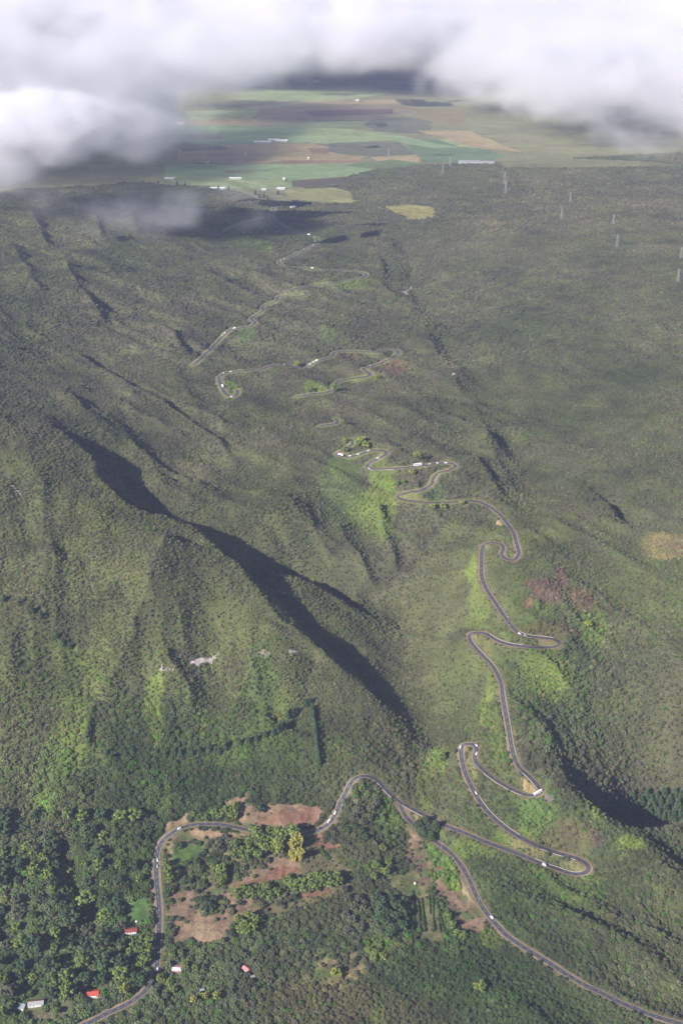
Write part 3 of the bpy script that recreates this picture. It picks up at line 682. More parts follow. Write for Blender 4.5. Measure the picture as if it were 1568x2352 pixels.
def leaf_cloud(rng, pts, size, leaf=0.55, flat=0.5):
    """small quads round given clump centres; pts rows: x,y,z,r,n,lum"""
    co = []; fc = []; lum = []
    for x, y, z, r, n, l in pts:
        n = int(n)
        u = rng.normal(size=(n, 3)); u /= np.linalg.norm(u, axis=1)[:, None]
        c = np.array([x, y, z]) + u * r * (rng.uniform(0.25, 1, (n, 1)) ** 0.45) * np.array([1, 1, 0.8])
        nrm = u + rng.normal(size=(n, 3)) * flat + np.array([0, 0, 0.25]); nrm /= np.linalg.norm(nrm, axis=1)[:, None]
        t1 = np.cross(nrm, rng.normal(size=(n, 3))); t1 /= np.linalg.norm(t1, axis=1)[:, None]; t2 = np.cross(nrm, t1)
        s = leaf * rng.uniform(0.6, 1.4, (n, 1))
        q = np.stack([c - t1 * s - t2 * s, c + t1 * s - t2 * s, c + t1 * s * .8 + t2 * s, c - t1 * s + t2 * s * .9], 1)
        co.append(q.reshape(-1, 3)); k = len(fc) and sum(len(f) for f in fc) or 0
        fc.append(np.arange(4 * n).reshape(n, 4)); lum.append(np.repeat(l * rng.uniform(0.75, 1.25, n), 4))
    off = 0; F2 = []
    for f in fc: F2.append(f + off); off += len(f) * 4
    return np.vstack(co), np.vstack(F2), np.concatenate(lum)
def crown_mesh(kind, seed, m):
    rng = np.random.default_rng(seed); P_ = []
    if kind == 'broad':       # unit: height about 1, radius about .5
        for k in range(34):
            a = rng.uniform(0, 6.283); rr = 0.42 * math.sqrt(rng.uniform(0, 1)); zz = 0.36 + 0.56 * rng.uniform(0, 1) * (1 - (rr / 0.5) ** 2 * 0.55)
            P_.append((rr * math.cos(a), rr * math.sin(a), zz, rng.uniform(.08, .15), 52, rng.uniform(.65, 1.35)))
        leaf = 0.03
    elif kind == 'clump':     # giant bamboo clump, many arching plumes
        for k in range(30):
            a = rng.uniform(0, 6.283); rr = 0.34 * math.sqrt(rng.uniform(0, 1)); top = rng.uniform(.75, 1.0) - rr * .5
            for q in range(5):
                f = q / 4; P_.append((rr * (0.5 + f * .8) * math.cos(a), rr * (0.5 + f * .8) * math.sin(a), 0.15 + (top - .15) * (1 - (1 - f) ** 1.2), .05 + .03 * f, 26, rng.uniform(.75, 1.25)))
        leaf = 0.02
    elif kind == 'conifer':
        for q in range(11):
            f = q / 10; R = 0.2 * (1 - f) ** 0.8 + 0.015; n = max(1, int(9 * (1 - f)) + 1)
            for k in range(n):
                a = 6.283 * k / n + rng.uniform(-.3, .3); P_.append((R * .7 * math.cos(a), R * .7 * math.sin(a), 0.14 + 0.82 * f, R * .5 + .015, 20, rng.uniform(.75, 1.2)))
        leaf = 0.022
    co, fc, lum = leaf_cloud(rng, P_, 1, leaf)
    me = new_mesh('crown', co, fc, [m], False)
    at = me.attributes.new('leaf', 'FLOAT', 'POINT'); at.data.foreach_set('value', lum.astype(np.float32))
    return me
def trunk_mesh(kind, seed):
    rng = random.Random(seed); b = MB()
    if kind == 'conifer': b.tube([(0, 0, -.05), (0, 0, .3), (0, 0, .7), (0, 0, .97)], [.028, .02, .012, .003], 6)
    elif kind == 'clump':
        for k in range(9):
            a = rng.uniform(0, 6.28); r = .12
            b.tube([(r * .4 * math.cos(a), r * .4 * math.sin(a), -.05), (r * math.cos(a), r * math.sin(a), .4), (r * 2 * math.cos(a), r * 2 * math.sin(a), .85)], [.012, .01, .003], 5)
    else:
        b.tube([(0, 0, -.08), (.01, 0, .2), (.02, .01, .42), (.01, .02, .7)], [.035, .026, .02, .006], 7)
        for k in range(5):
            a = k * 1.26 + rng.uniform(-.3, .3); b.tube([(0.015, 0, .22 + .04 * k), (.14 * math.cos(a), .14 * math.sin(a), .42 + .04 * k), (.28 * math.cos(a), .28 * math.sin(a), .56 + .05 * k)], [.014, .009, .003], 5)
    return b.mesh('trunk', [BARK], True)
PROTO = {}
def tree(px, py, h_m, kind, colr, label, group=None, wide=1.0, name=None, base=False, cat='tree'):
    """px, py is the middle of the crown in the study frame unless base"""
    var = random.randint(0, 2)
    key = (kind, colr, var)
    if key not in PROTO: PROTO[key] = (crown_mesh(kind, hash(key[0]) % 7 + var * 11 + 5 if False else 31 + var * 7 + len(kind), LM[colr]), trunk_mesh(kind, var))
    cm, tm = PROTO[key]
    if base: p = hit(px, py)
    else:
        p = hit(px, py)                       # slide down the sight line so that the crown, not the foot, lies there
        s = sc_at(p); sn = (CZ - p[2]) / (s * F); cs = math.sqrt(max(0, 1 - sn * sn))
        p = hit(px, py + 0.5 * h_m * cs / s)
    if p[1] < 1600 and kind != 'conifer': h_m *= 1.22
    nm = name or {'broad': 'broadleaf_tree', 'clump': 'bamboo_clump', 'conifer': 'conifer_tree'}[kind]
    r = bpy.data.objects.new(nm, None); COL.objects.link(r); r.location = (p[0], p[1], p[2] - 0.2); r.rotation_euler = (0, 0, random.uniform(0, 6.28))
    r.empty_display_size = 2
    sx = h_m * wide; r.scale = (sx, sx, h_m)
    tag(r, label, cat, group)
    link('crown', cm, r); link('trunk', tm, r)
    TREES.append((p[0], p[1], h_m * wide * 0.35))
    return r
TREES = []
T7 = lambda x, y: (x / 2, y / 2 + 1763.5)
T8 = lambda x, y: (x / 2 + 783.5, y / 2 + 1763.5)
T5 = lambda x, y: (x / 2, y / 2 + 1176)
T6 = lambda x, y: (x / 2 + 783.5, y / 2 + 1176)
R7 = lambda x, y: (x * .3515 + 679.7, y * .3515 + 771.5)
R6 = lambda x, y: (x * .3515 + 422.5, y * .3515 + 514.4)
def row(conv, lst, kind, colr, hs, label, group, wide=1.0, **kw):
    for t in lst:
        h_m = hs if len(t) < 3 else t[2]
        tree(*conv(t[0], t[1]), h_m * random.uniform(.9, 1.1), kind, colr, label, group, wide, **kw)
row(T7, [(885,215),(915,222),(945,232),(985,205),(1010,222)], 'broad', 'green', 9, 'mid green tree in the row between the upper road bend and the scraped earth', 'roadside trees above the upper bend', 1.1)
row(T7, [(1035,205,13),(1075,190,15),(1072,220,13)], 'broad', 'green', 13, 'tall green tree beside the brown earth clearing, casting a wide black shadow', 'tall trees by the earth clearing', 1.0)
tree(*T7(1192,190), 10, 'broad', 'blue', 'round dusky blue green tree standing alone in the scraped earth clearing', None, 1.2)
row(T7, [(1080,355),(1075,400),(1110,390),(1130,415)], 'broad', 'green', 14, 'bright green tree at the left end of the dense grove south of the road', 'dense grove south of the road', .9)
row(T7, [(1140,345),(1165,290),(1180,305)], 'broad', 'green', 14, 'bright green tree at the back of the dense grove, touching the road', 'dense grove south of the road', .9)
row(T7, [(1150,385),(1185,400),(1190,345),(1215,330)], 'broad', 'green', 14, 'bright green tree in the heart of the dense grove south of the road', 'dense grove south of the road', .9)
row(T7, [(1220,375),(1245,335)], 'broad', 'green', 13, 'bright green tree of the dense grove just left of the yellow green ones', 'dense grove south of the road', .9)
row(T7, [(1240,295),(1280,300),(1290,335),(1310,305)], 'broad', 'green', 14, 'bright green tree at the right end of the dense grove, behind the yellow green ones', 'dense grove south of the road', .9)
row(T7, [(1258,372),(1285,378),(1272,350)], 'broad', 'ygreen', 13, 'yellow green tree at the front of the grove, just left of the yellow bamboo', 'yellow green trees of the grove', .8)
row(T7, [(1335,285),(1350,300)], 'broad', 'green', 16, 'green tree behind the tall yellow bamboo', 'trees behind the bamboo', .8)
for k, (x, y) in enumerate([(1345,360),(1375,350),(1350,410),(1378,405),(1360,330)]):
    tree(*T7(x, y), 17, 'clump', 'yellow', 'tall golden yellow bamboo clump with a long dark shadow behind it', 'golden bamboo clumps', .75, cat='bamboo')
row(T7, [(1010,335,8),(1035,320,8),(1060,340,9),(1000,365,8)], 'broad', 'grey', 8, 'dull grey green bush tree below the road, left of the grove', 'dull bushes below the road', 1.3)
row(T7, [(920,405),(955,420),(905,435),(975,400),(940,390)], 'broad', 'dark', 7, 'small dark tree beside the mown green lawn', 'dark trees by the lawn', 1.2)
row(T7, [(765,440,11),(775,475,12),(785,510,12)], 'broad', 'green', 12, 'green tree close to the road verge with a black shadow on the lawn', 'trees beside the road verge', .9)
row(T7, [(985,465,12),(1020,470,14),(1005,500,14),(1030,505,13),(1015,530,12)], 'broad', 'green', 14, 'green tree in the round clump in the middle of the red earth ground', 'round clump on red earth', .9)
row(T7, [(870,520,6),(905,570,5),(855,560,5)], 'broad', 'dark', 6, 'small dark bush at the western end of the red earth', 'small bushes on red earth', 1.2)
row(T7, [(930,610,9),(955,625,9),(975,640,8),(985,605,9),(945,645,8)], 'broad', 'dark', 9, 'dark green tree on the terrace between two earth banks', 'dark trees between earth banks', 1.1)
row(T7, [(1120,560),(1150,570),(1180,555),(1200,585),(1225,555),(1240,590),(1165,595),(1090,580),(1270,575),(1210,545)], 'broad', 'green', 11, 'green tree in the second row across the red earth terraces', 'second row of trees', 1.0)
row(T7, [(1330,525),(1350,545),(1385,535),(1400,560),(1430,515),(1460,500),(1475,530),(1500,505),(1520,530),(1545,500),(1555,525),(1435,545)], 'broad', 'green', 13, 'green tree in the leafy row right of the red earth terraces', 'leafy row right of the terraces', 1.0)
tree(*T7(1455,552), 9, 'broad', 'lime', 'lime green bushy tree in front of the leafy row', None, 1.1)
row(T7, [(1350,595,7),(1325,610,7),(1290,625,6),(1100,625,6),(1060,640,6)], 'broad', 'dark', 7, 'small dark tree beside the lower red bank', 'small trees by the red bank', 1.1)
row(T7, [(1095,695),(1120,720),(1150,680),(1180,700),(1130,755),(1165,735),(1105,745)], 'broad', 'lime', 11, 'lime green tree in the bright clump east of the pale earth', 'bright clump east of pale earth', 1.0)
row(T7, [(1060,765),(1075,735)], 'broad', 'blue', 9, 'bluish green tree at the foot of the bright clump', 'bluish trees below the bright clump', 1.1)
tree(*T7(598,945), 11, 'broad', 'ygreen', 'yellow green tree by the road bend, upper of two', None, 1.0)
tree(*T7(622,975), 9, 'broad', 'ygreen', 'small yellow green tree touching the road shadow', None, 1.0)
tree(*T7(572,1025), 13, 'broad', 'ygreen', 'big pale yellow tree inside the lowest road bend', None, 1.0)
tree(*T7(735,968), 9, 'broad', 'ygreen', 'yellow green tree hanging over the outer verge beside the white car', None, .9)
tree(*T7(890,1070), 10, 'broad', 'yellow', 'slim yellow tree below the small grey shed', None, .7)
tree(*T7(945,1052), 10, 'broad', 'ygreen', 'yellow green tree just right of the slim yellow tree', None, .8)
tree(*T7(997,1052), 11, 'broad', 'ygreen', 'yellow green tree beside a long black shadow', None, .8)
tree(*T7(1545,945), 11, 'broad', 'ygreen', 'yellow green spreading tree alone among dark scrub', None, 1.2)
row(T7, [(612,800,11),(650,790,12),(680,830,12),(640,840,13),(605,850,11),(670,880,12),(690,790,11),(655,905,10)], 'broad', 'green', 12, 'big green tree between the ruined red roofed house and the road', 'trees between house and road', 1.1)
row(T7, [(530,640,12),(555,660,12),(510,670,11),(540,600,11),(500,640,11)], 'broad', 'blue', 12, 'dark blue green tree at the left edge of the house lawn', 'dark trees by the house lawn', 1.1)
row(T7, [(200,410,12),(212,440,12),(220,475,12),(228,505,11),(245,560,11),(260,610,11)], 'broad', 'lime', 12, 'lime green tree in the bright column through the dark forest', 'bright column in the forest', .9)
row(T7, [(125,365,11),(150,385,10)], 'broad', 'lime', 11, 'bright lime tree near the left edge of the forest', 'lime trees near the left edge', 1.0)
row(T7, [(790,860,8),(830,850,8),(870,880,7),(900,920,8),(780,990,9),(800,1020,8),(930,870,7),(850,910,8)], 'broad', 'green', 8, 'green garden tree round the pink and white roofed hut', 'garden trees round the hut', 1.0)
row(T7, [(270,920,10),(300,960,11),(250,1000,10),(290,1040,10),(240,960,10),(340,980,10)], 'broad', 'green', 10, 'fresh green tree between the two lowest house roofs', 'trees between the two roofs', 1.0)
# individual crowns of the forest in the lower left corner
FOREST = [(x + random.uniform(-16, 16), y + random.uniform(-16, 16)) for y in range(230, 1180, 74) for x in range(20, 700, 76)]
def clear7(x, y):
    for (a, b, c, d) in ((560, 600, 715, 790), (380, 985, 480, 1070), (40, 1000, 235, 1175), (690, 300, 760, 1175), (560, 990, 760, 1175), (330, 1080, 560, 1175)):
        if a < x < c and b < y < d: return False
    p = hit(*T7(x, y)); return float(rdist(p[0], p[1])) > 14
fl = [(x, y) for x, y in FOREST if clear7(x, y)]
for k, (x, y) in enumerate(fl):
    c = random.choice(['green', 'green', 'green', 'blue', 'dark', 'grey', 'lime', 'dark', 'blue'])
    hh = random.choice([random.uniform(6, 11), random.uniform(10, 15), random.uniform(14, 20)]); zn = 'along the left edge' if x < 130 else ('below the mountain foot' if y < 420 else ('beside the left road' if x > 560 else ('around the orange roof' if y > 880 else ('left of the house lawn' if x > 380 else 'mid forest left of the lime column' if x < 240 else 'mid forest right of the lime column'))))
    tree(*T7(x, y), hh, 'broad', c, ('tall ' if hh > 12.5 else 'low ') + {'lime': 'lime green', 'dark': 'dark green', 'green': 'mid green', 'grey': 'greyish', 'blue': 'bluish green'}[c] + ' crown in the lower left forest, ' + zn, 'crowns of the lower left forest', random.uniform(.7, 1.35))
# wood right of the grove and under the fork
row(T8, [(95,90,9),(60,120,9),(120,120,8)], 'broad', 'green', 9, 'green tree inside the road bend at the valley head', 'trees inside the bend', 1.1)
row(T8, [(85,200,10),(140,190,10),(130,225,10),(60,230,10),(30,200,9),(160,160,9),(20,160,9),(100,250,10)], 'broad', 'grey', 10, 'grey green tree left of the road fork', 'grey green trees left of the fork', 1.1)
row(T8, [(60,270,9),(90,290,9),(30,290,9),(110,320,9)], 'broad', 'dark', 9, 'dark tree between the grove and the fork', 'dark trees between grove and fork', 1.1)
row(T8, [(190,370,9),(160,450,10),(200,480,10),(150,500,9),(215,440,9)], 'broad', 'green', 10, 'green tree left of the ploughed strip', 'green trees left of the ploughed strip', 1.1)
row(T8, [(355,255,15),(385,235,14),(400,275,16),(430,260,14),(375,290,14),(410,310,14)], 'conifer', 'dark', 15, 'tall dark tree in the wedge of the road fork, shadow across the road', 'dark trees in the road fork', 2.2, name='spreading_tree')
row(T8, [(160,600,11),(190,620,11),(230,610,11),(260,640,11),(180,660,11),(215,670,11),(250,690,11),(285,670,10),(200,710,11),(240,740,11),(280,730,10),(170,700,10),(225,770,10),(290,610,10)], 'broad', 'blue', 11, 'blue green tree in the dense dark wood left of the hedge rows', 'dark wood left of the hedge rows', 1.15)
row(T8, [(30,600),(60,640),(20,680),(50,700),(90,740),(30,750),(80,600),(10,560)], 'broad', 'grey', 9, 'greyish tree left of the dark blue green wood', 'greyish trees left of the dark wood', 1.2)
row(T8, [(160,850),(190,870),(150,880),(130,840)], 'broad', 'lime', 9, 'lime green tree below the dark blue green wood', 'lime trees below the dark wood', 1.1)
row(T8, [(490,680,8),(510,720,9),(560,770,9),(530,760,8)], 'broad', 'green', 8, 'green tree right of the hedge rows', 'trees right of the hedge rows', 1.1)
tree(*T8(635,1010), 11, 'broad', 'lime', 'rounded lime tree alone in the low scrub near the bottom edge', None, 1.3)
tree(*T6(1130,512), 10, 'broad', 'ygreen', 'yellowish tree alone on the slope right of the S bend', None, 1.3)
tree(*T6(455,1130), 15, 'broad', 'lime', 'large lime green tree just left of the double hairpin', None, .9)
# trees along the middle road
for (x, y, h_, c, lb) in [(790,775,16,'ygreen','big yellow green tree above the car queue'),
    (430,680,17,'ygreen','large yellow green tree inside the small loop, upper one'), (455,710,15,'ygreen','large yellow green tree inside the small loop, right of the road'),
    (400,700,13,'lime','lime tree inside the small loop, left of the large pair'), (320,680,11,'ygreen','small yellow green tree at the top of the small loop'),
    (320,738,13,'lime','round lime tree over the left end of the small loop'), (755,888,12,'ygreen','low yellow tree under the straight with the cars'),
    (960,1110,12,'ygreen','round yellow tree just under the long flat road section'), (895,1110,11,'ygreen','yellow green tree left of the round yellow one under the flat section'),
    (1080,1085,9,'ygreen','small yellow green tree at the road edge of the flat section'), (530,265,13,'ygreen','yellow tree right of the middle hairpin'),
    (245,335,18,'lime','wide bright green tree below the end of the middle straight'), (90,345,15,'lime','bright green tree left of the short hidden road piece'),
    (300,558,12,'ygreen','yellow green tree at the tip of the lone hairpin'), (700,950,9,'lime','lime tree low on the bank under the cars'), (660,960,9,'green','green tree low on the bank under the cars')]:
    tree(*R7(x, y), h_, 'broad', c, lb, None, 1.1)
tree(683, 836, 14, 'broad', 'ygreen', 'yellow green tree beside the upper road, left of the parked cars', None, 1.2)
# conifers
CV = lambda x, y: (x * .2343 + 459.2, y * .2343 + 1561.4)
row(CV, [(100,650),(190,690),(250,650),(390,600),(470,580),(555,555),(640,520),(720,500),(760,470),(790,440),(825,420),(860,330),(885,320),(910,310),(940,290),(1040,220),(1070,200)], 'conifer', 'blue', 15, 'slim conifer in the line that climbs the lower mountain face', 'conifers climbing the face', 1.1)
row(lambda x, y: (x, y), [(717 + 16 * k / 15, 1622 + 130 * k / 15) for k in range(16)], 'conifer', 'blue', 14, 'slim conifer in the straight hedge line running downhill', 'conifers of the straight line', 1.2)
row(T5, [(490,1100),(515,1120),(580,1110),(610,1100),(720,1100),(760,1110),(800,1100),(830,1100),(880,1100),(915,1090),(960,1080),(990,1090),(1040,1060)], 'conifer', 'blue', 15, 'conifer in the level line at the foot of the face', 'conifers at the foot of the face', 1.2)
row(T5, [(20,390),(90,410),(150,440),(190,470),(260,560),(290,590),(320,610)], 'conifer', 'blue', 15, 'conifer on the left edge of the mountain face', 'conifers on the left edge', 1.2)
row(T8, [(1205,180),(1225,190),(1265,205),(1290,210),(1312,198),(1350,208),(1380,215),(1400,115),(1420,145),(1445,128),(1432,178),(1462,150),(1482,188),(1520,215),(1545,160),(1505,140),(1552,205),(1335,120),(1302,150),(1365,160),(1260,160),(1400,190),(1480,110),(1530,110),(1240,170),(1325,175),(1375,150),(1450,205),(1500,215),(1555,120),(1415,205),(1475,225),(1345,180),(1285,175)], 'conifer', 'blue', 19, 'dark conifer of the plantation above the black ravine shadow', 'conifer plantation above the ravine', 1.3)
row(lambda x, y: (x, y), [(586,447),(596,455),(607,454),(615,458),(638,447),(502,436),(525,437),(425,428),(407,426),(364,424)], 'conifer', 'dark', 17, 'dark pine at the near edge of the farmed plain', 'pines at the edge of the plain', 1.1, base=True, name='pine_tree')
row(lambda x, y: (x, y), [(652,527),(660,533),(668,531),(560,540),(575,536),(590,538),(610,535)], 'conifer', 'green', 12, 'green conifer at the edge of the cloud shadow near the road', 'conifers at the cloud shadow', 1.5, base=True)

# hedge rows of the small plantation
HM = leaf_mat('hedge_leaves', (0.07, 0.11, 0.035))
HR = lambda x, y: (x * .1757 + 881.8, y * .1757 + 1855.4)
for k, ((ax, ay), (bx, by)) in enumerate([((370,1090),(395,1620)), ((438,1200),(470,1640)), ((488,1190),(530,1640)), ((585,1150),(600,1400)), ((628,1160),(650,1620)), ((680,1160),(730,1640)), ((700,1300),(790,1640))]):
    a = hit(*HR(ax, ay)); b = hit(*HR(bx, by)); rng = np.random.default_rng(k); n = int(np.linalg.norm(b - a) / 1.5)
    P_ = [(a[0] + (b[0] - a[0]) * q / n - a[0], a[1] + (b[1] - a[1]) * q / n - a[1], zat(a[0] + (b[0] - a[0]) * q / n, a[1] + (b[1] - a[1]) * q / n) - a[2] + 1.3, rng.uniform(.9, 1.5), 26, rng.uniform(.7, 1.25)) for q in range(n)]
    co, fc, lum = leaf_cloud(rng, P_, 1, 0.4); me = new_mesh('hedge_row', co, fc, [HM], False)
    at = me.attributes.new('leaf', 'FLOAT', 'POINT'); at.data.foreach_set('value', lum.astype(np.float32))
    o = link('hedge_row', me, loc=tuple(a)); tag(o, ['leftmost', 'second', 'third', 'short fourth', 'fifth', 'sixth', 'rightmost'][k] + ' of the parallel dark hedge rows on the pale grass', 'hedge', 'parallel hedge rows')

# ------------------------------------------------------------------ houses
WHITE = mat('white_render', (0.78, 0.77, 0.74), .85, .2, (0.8, .08)); CREAM = mat('cream_render', (0.66, 0.62, 0.48), .85, .2, (0.8, .1))
def sheet(name, rgb, k=3.0, amt=0.18):
    m = mat(name, rgb, .55, .35, (0.5, amt)); return m
RT = {'red': sheet('red_roof_sheet', (0.56, 0.10, 0.065)), 'rust': sheet('rusty_roof_sheet', (0.27, 0.075, 0.055), amt=.4), 'grey': sheet('grey_roof_sheet', (0.42, 0.41, 0.43)), 'pink': sheet('faded_pink_roof', (0.55, 0.27, 0.24)),
      'white': sheet('white_roof_sheet', (0.72, 0.71, 0.72), amt=.1), 'blue': sheet('blue_grey_roof', (0.22, 0.27, 0.36)), 'brown': sheet('brown_roof_sheet', (0.2, 0.1, 0.08), amt=.3)}
GLASS = mat('window_glass', (0.03, 0.04, 0.05), .15, .6); WOOD = mat('door_wood', (0.22, 0.12, 0.07), .7, .2); CONC = mat('concrete', (0.42, 0.40, 0.38), .9, .2, (0.7, .15))
STEEL = mat('galvanised_steel', (0.30, 0.31, 0.32), .5, .4, (0.6, .06))
def house(name, px, py, L_, W_, h_, rz, roof_a, roof_b, wall, label, cat='house', pitch=0.32, porch=None, storeys=1, group=None):
    p = hit(px, py); r = bpy.data.objects.new(name, None); COL.objects.link(r); r.location = (p[0], p[1], p[2]); r.rotation_euler = (0, 0, rz); tag(r, label, cat, group)
    b = MB(); b.box((0, 0, h_ / 2 - 0.7), (L_, W_, h_ + 1.4)); rh = W_ / 2 * pitch
    for sx in (-1, 1):       # gable ends
        x = sx * (L_ / 2); b.add([(x, -W_ / 2, h_), (x, W_ / 2, h_), (x, 0, h_ + rh), (x - sx * .2, -W_ / 2, h_), (x - sx * .2, W_ / 2, h_), (x - sx * .2, 0, h_ + rh)], [(0, 1, 2), (3, 5, 4), (0, 2, 5, 3), (1, 4, 5, 2), (0, 3, 4, 1)])
    b.build('wall', [wall], r)
    ov = 0.6
    for s, m in ((-1, roof_a), (1, roof_b)):
        rb = MB(); x = L_ / 2 + ov; ye = s * (W_ / 2 + ov); ze = h_ - ov * pitch + 0.05; zr = h_ + rh + 0.05; n = int(L_ / 0.9)
        rb.add([(-x, ye, ze), (x, ye, ze), (x, 0, zr), (-x, 0, zr), (-x, ye, ze + .12), (x, ye, ze + .12), (x, 0, zr + .12), (-x, 0, zr + .12)], [(0, 1, 2, 3), (7, 6, 5, 4), (0, 4, 5, 1), (1, 5, 6, 2), (2, 6, 7, 3), (3, 7, 4, 0)])
        for k in range(n + 1):                       # standing ribs of the roof sheets
            xx = -x + 0.05 + (2 * x - 0.1) * k / n; rb.bar((xx, ye, ze + .14), (xx, 0, zr + .14), .035)
        rb.build('roof', [m], r)
    rd_ = MB(); rd_.bar((-L_ / 2 - ov, 0, h_ + rh + .2), (L_ / 2 + ov, 0, h_ + rh + .2), .12, n=6); rd_.build('roof_ridge', [roof_a], r)
    for s in (-1, 1):
        nwin = max(2, int(L_ / 4))
        for k in range(nwin):
            x = -L_ / 2 + L_ * (k + .5) / nwin
            if s < 0 and k == nwin // 2:
                d = MB(); d.box((x, s * (W_ / 2 + .04), 1.05), (1.0, .08, 2.1)); dd = d.build('door', [WOOD], r); hb_ = MB(); hb_.box((x + .38, s * (W_ / 2 + .1), 1.05), (.12, .06, .06)); hb_.build('handle', [STEEL], dd)
                continue
            f = MB()
            for q in ((0, .62, 1.3, .08), (0, -.62, 1.3, .08)): f.box((x, s * (W_ / 2 + .05), 1.55 + q[1]), (q[2], .1, q[3]))
            for q in (-.62, .62): f.box((x + q, s * (W_ / 2 + .05), 1.55), (.08, .1, 1.16))
            ff = f.build('window', [WHITE], r); g = MB(); g.box((x, s * (W_ / 2 + .02), 1.55), (1.16, .04, 1.16)); g.build('pane', [GLASS], ff)
    if porch:
        pw, pd, off = porch; q = MB(); q.add([(off - pw / 2, -W_ / 2 - pd, h_ - .75), (off + pw / 2, -W_ / 2 - pd, h_ - .75), (off + pw / 2, -W_ / 2 - .05, h_ - .35), (off - pw / 2, -W_ / 2 - .05, h_ - .35), (off - pw / 2, -W_ / 2 - pd, h_ - .65), (off + pw / 2, -W_ / 2 - pd, h_ - .65), (off + pw / 2, -W_ / 2 - .05, h_ - .25), (off - pw / 2, -W_ / 2 - .05, h_ - .25)],
              [(0, 1, 2, 3), (7, 6, 5, 4), (0, 4, 5, 1), (1, 5, 6, 2), (2, 6, 7, 3), (3, 7, 4, 0)]); q.build('porch_roof', [RT['white']], r)
        for k in (-1, 0, 1):
            c = MB(); c.box((off + k * (pw / 2 - .2), -W_ / 2 - pd + .2, h_ / 2 - .6), (.22, .22, h_ - .1)); c.build('post', [WHITE], r)
    return r
HSP = []
def flat(px, py, r_): p = hit(px, py); HSP.append((p[0], p[1], r_)); return p
H2 = lambda x, y: (x * .2929, y * .2929 + 2020.7)
H4 = lambda x, y: (x * .2929 + 321.5, y * .2929 + 2020.7)
for q in ((*H2(1030, 395), 13), (*H2(732, 885), 12), (*H2(285, 965), 14), (*H2(170, 1010), 8), (*H2(1385, 695), 10), (*H4(835, 700), 9), (*H4(487, 868), 6), (*H4(885, 765), 6), (*H2(1055, 445), 5), (*H2(1255, 705), 3)): flat(*q)
house('house', *H2(1030, 405), 14.5, 8.5, 3.0, 0.12, RT['rust'], RT['brown'], WHITE, 'long house with a rusty dark red roof and white porch beside a small lawn', porch=(6, 2.6, 3.6))
house('house', *H2(732, 900), 13.5, 9.5, 3.2, 0.06, RT['red'], RT['red'], WHITE, 'house with a bright orange red roof and white front near the bottom left', porch=(5, 2, 2.5))
house('house', *H2(285, 975), 17.5, 8.5, 3.0, 0.14, RT['grey'], RT['brown'], WHITE, 'long bungalow with a pale grey front roof and brown back roof, bottom left', porch=(8, 2, 3))
house('house', *H2(172, 1012), 7.0, 6.5, 3.4, 1.5, RT['white'], RT['blue'], CREAM, 'small cream gabled cottage left of the long grey roofed bungalow')
house('hut', *H2(1390, 705), 10.5, 8.0, 2.6, -0.1, RT['white'], RT['pink'], mat('pink_boards', (0.45, 0.16, 0.2), .8), 'hut with a patched pinkish white roof just right of the road', cat='hut', pitch=.22)
house('house', *H4(835, 705), 9.0, 7.0, 2.8, -0.75, RT['pink'], RT['brown'], WHITE, 'little house with a faded pink roof turned askew, alone in the scrub')
house('shed', *H4(487, 870), 4.6, 3.6, 2.2, 0.3, RT['grey'], RT['blue'], CONC, 'small blue grey metal shed above the slim yellow tree', cat='shed', pitch=.2)
def parts_thing(name, px, py, label, cat, rz=0, group=None, p=None):
    p = hit(px, py) if p is None else p
    r = bpy.data.objects.new(name, None); COL.objects.link(r); r.location = tuple(p); r.rotation_euler = (0, 0, rz); tag(r, label, cat, group); return r
r = parts_thing('pergola', *H4(885, 768), 'white open timber frame beside the faded pink roofed house', 'pergola', .3)
for x in (-2.5, 2.5):
    for y in (-1.6, 1.6): b = MB(); b.box((x, y, .9), (.2, .2, 2.6)); b.build('post', [WHITE], r)
for k in range(6): b = MB(); b.box((-2.5 + k, 0, 2.27), (.3, 3.8, .14)); b.build('rafter', [WHITE], r)
def tank(px, py, rad, h_, m, label, name='water_tank'):
    r = parts_thing(name, px, py, label, 'water tank'); b = MB(); b.tube([(0, 0, -.4), (0, 0, h_ * .5), (0, 0, h_), (0, 0, h_ + .12)], [rad, rad, rad * .98, rad * .5], 20); b.build('drum', [m], r, smooth_=False)
    b = MB(); b.tube([(0, 0, h_ + .12), (0, 0, h_ + .3)], [rad * .25, rad * .2], 12); b.build('lid', [m], r)
TEAL = mat('teal_plastic', (0.05, 0.42, 0.38), .5, .4)
tank(*H2(1055, 448), 2.6, 0.9, mat('pool_blue', (0.05, 0.22, 0.3), .3, .5), 'round dark teal garden pool in front of the rusty roofed house', 'garden_pool')
tank(*H4(226, 560), 1.4, 1.6, TEAL, 'small turquoise water drum right of the road')
tank(*H4(478, 808), 1.1, 1.5, WHITE, 'white tank above the small blue grey shed')
tank(*H4(588, 806), 1.0, 1.3, WHITE, 'white tank on grass between the shed and the pink roofed house')
tank(*H4(843, 792), 1.0, 1.3, WHITE, 'white tank below the faded pink roofed house')
tank(*HR(402, 992), 1.5, 1.8, WHITE, 'white round tank on pale grass above the hedge rows')
tank(*H2(1070, 335), 1.7, 2.0, WHITE, 'white tank at the back corner of the rusty roofed house')
tank(*H2(557, 1070), 0.9, 1.2, WHITE, 'lone small white tank in bushes below the orange roof')
tank(*T7(1410, 422), 0.9, 1.2, WHITE, 'tiny white tank at the foot of the golden bamboo')
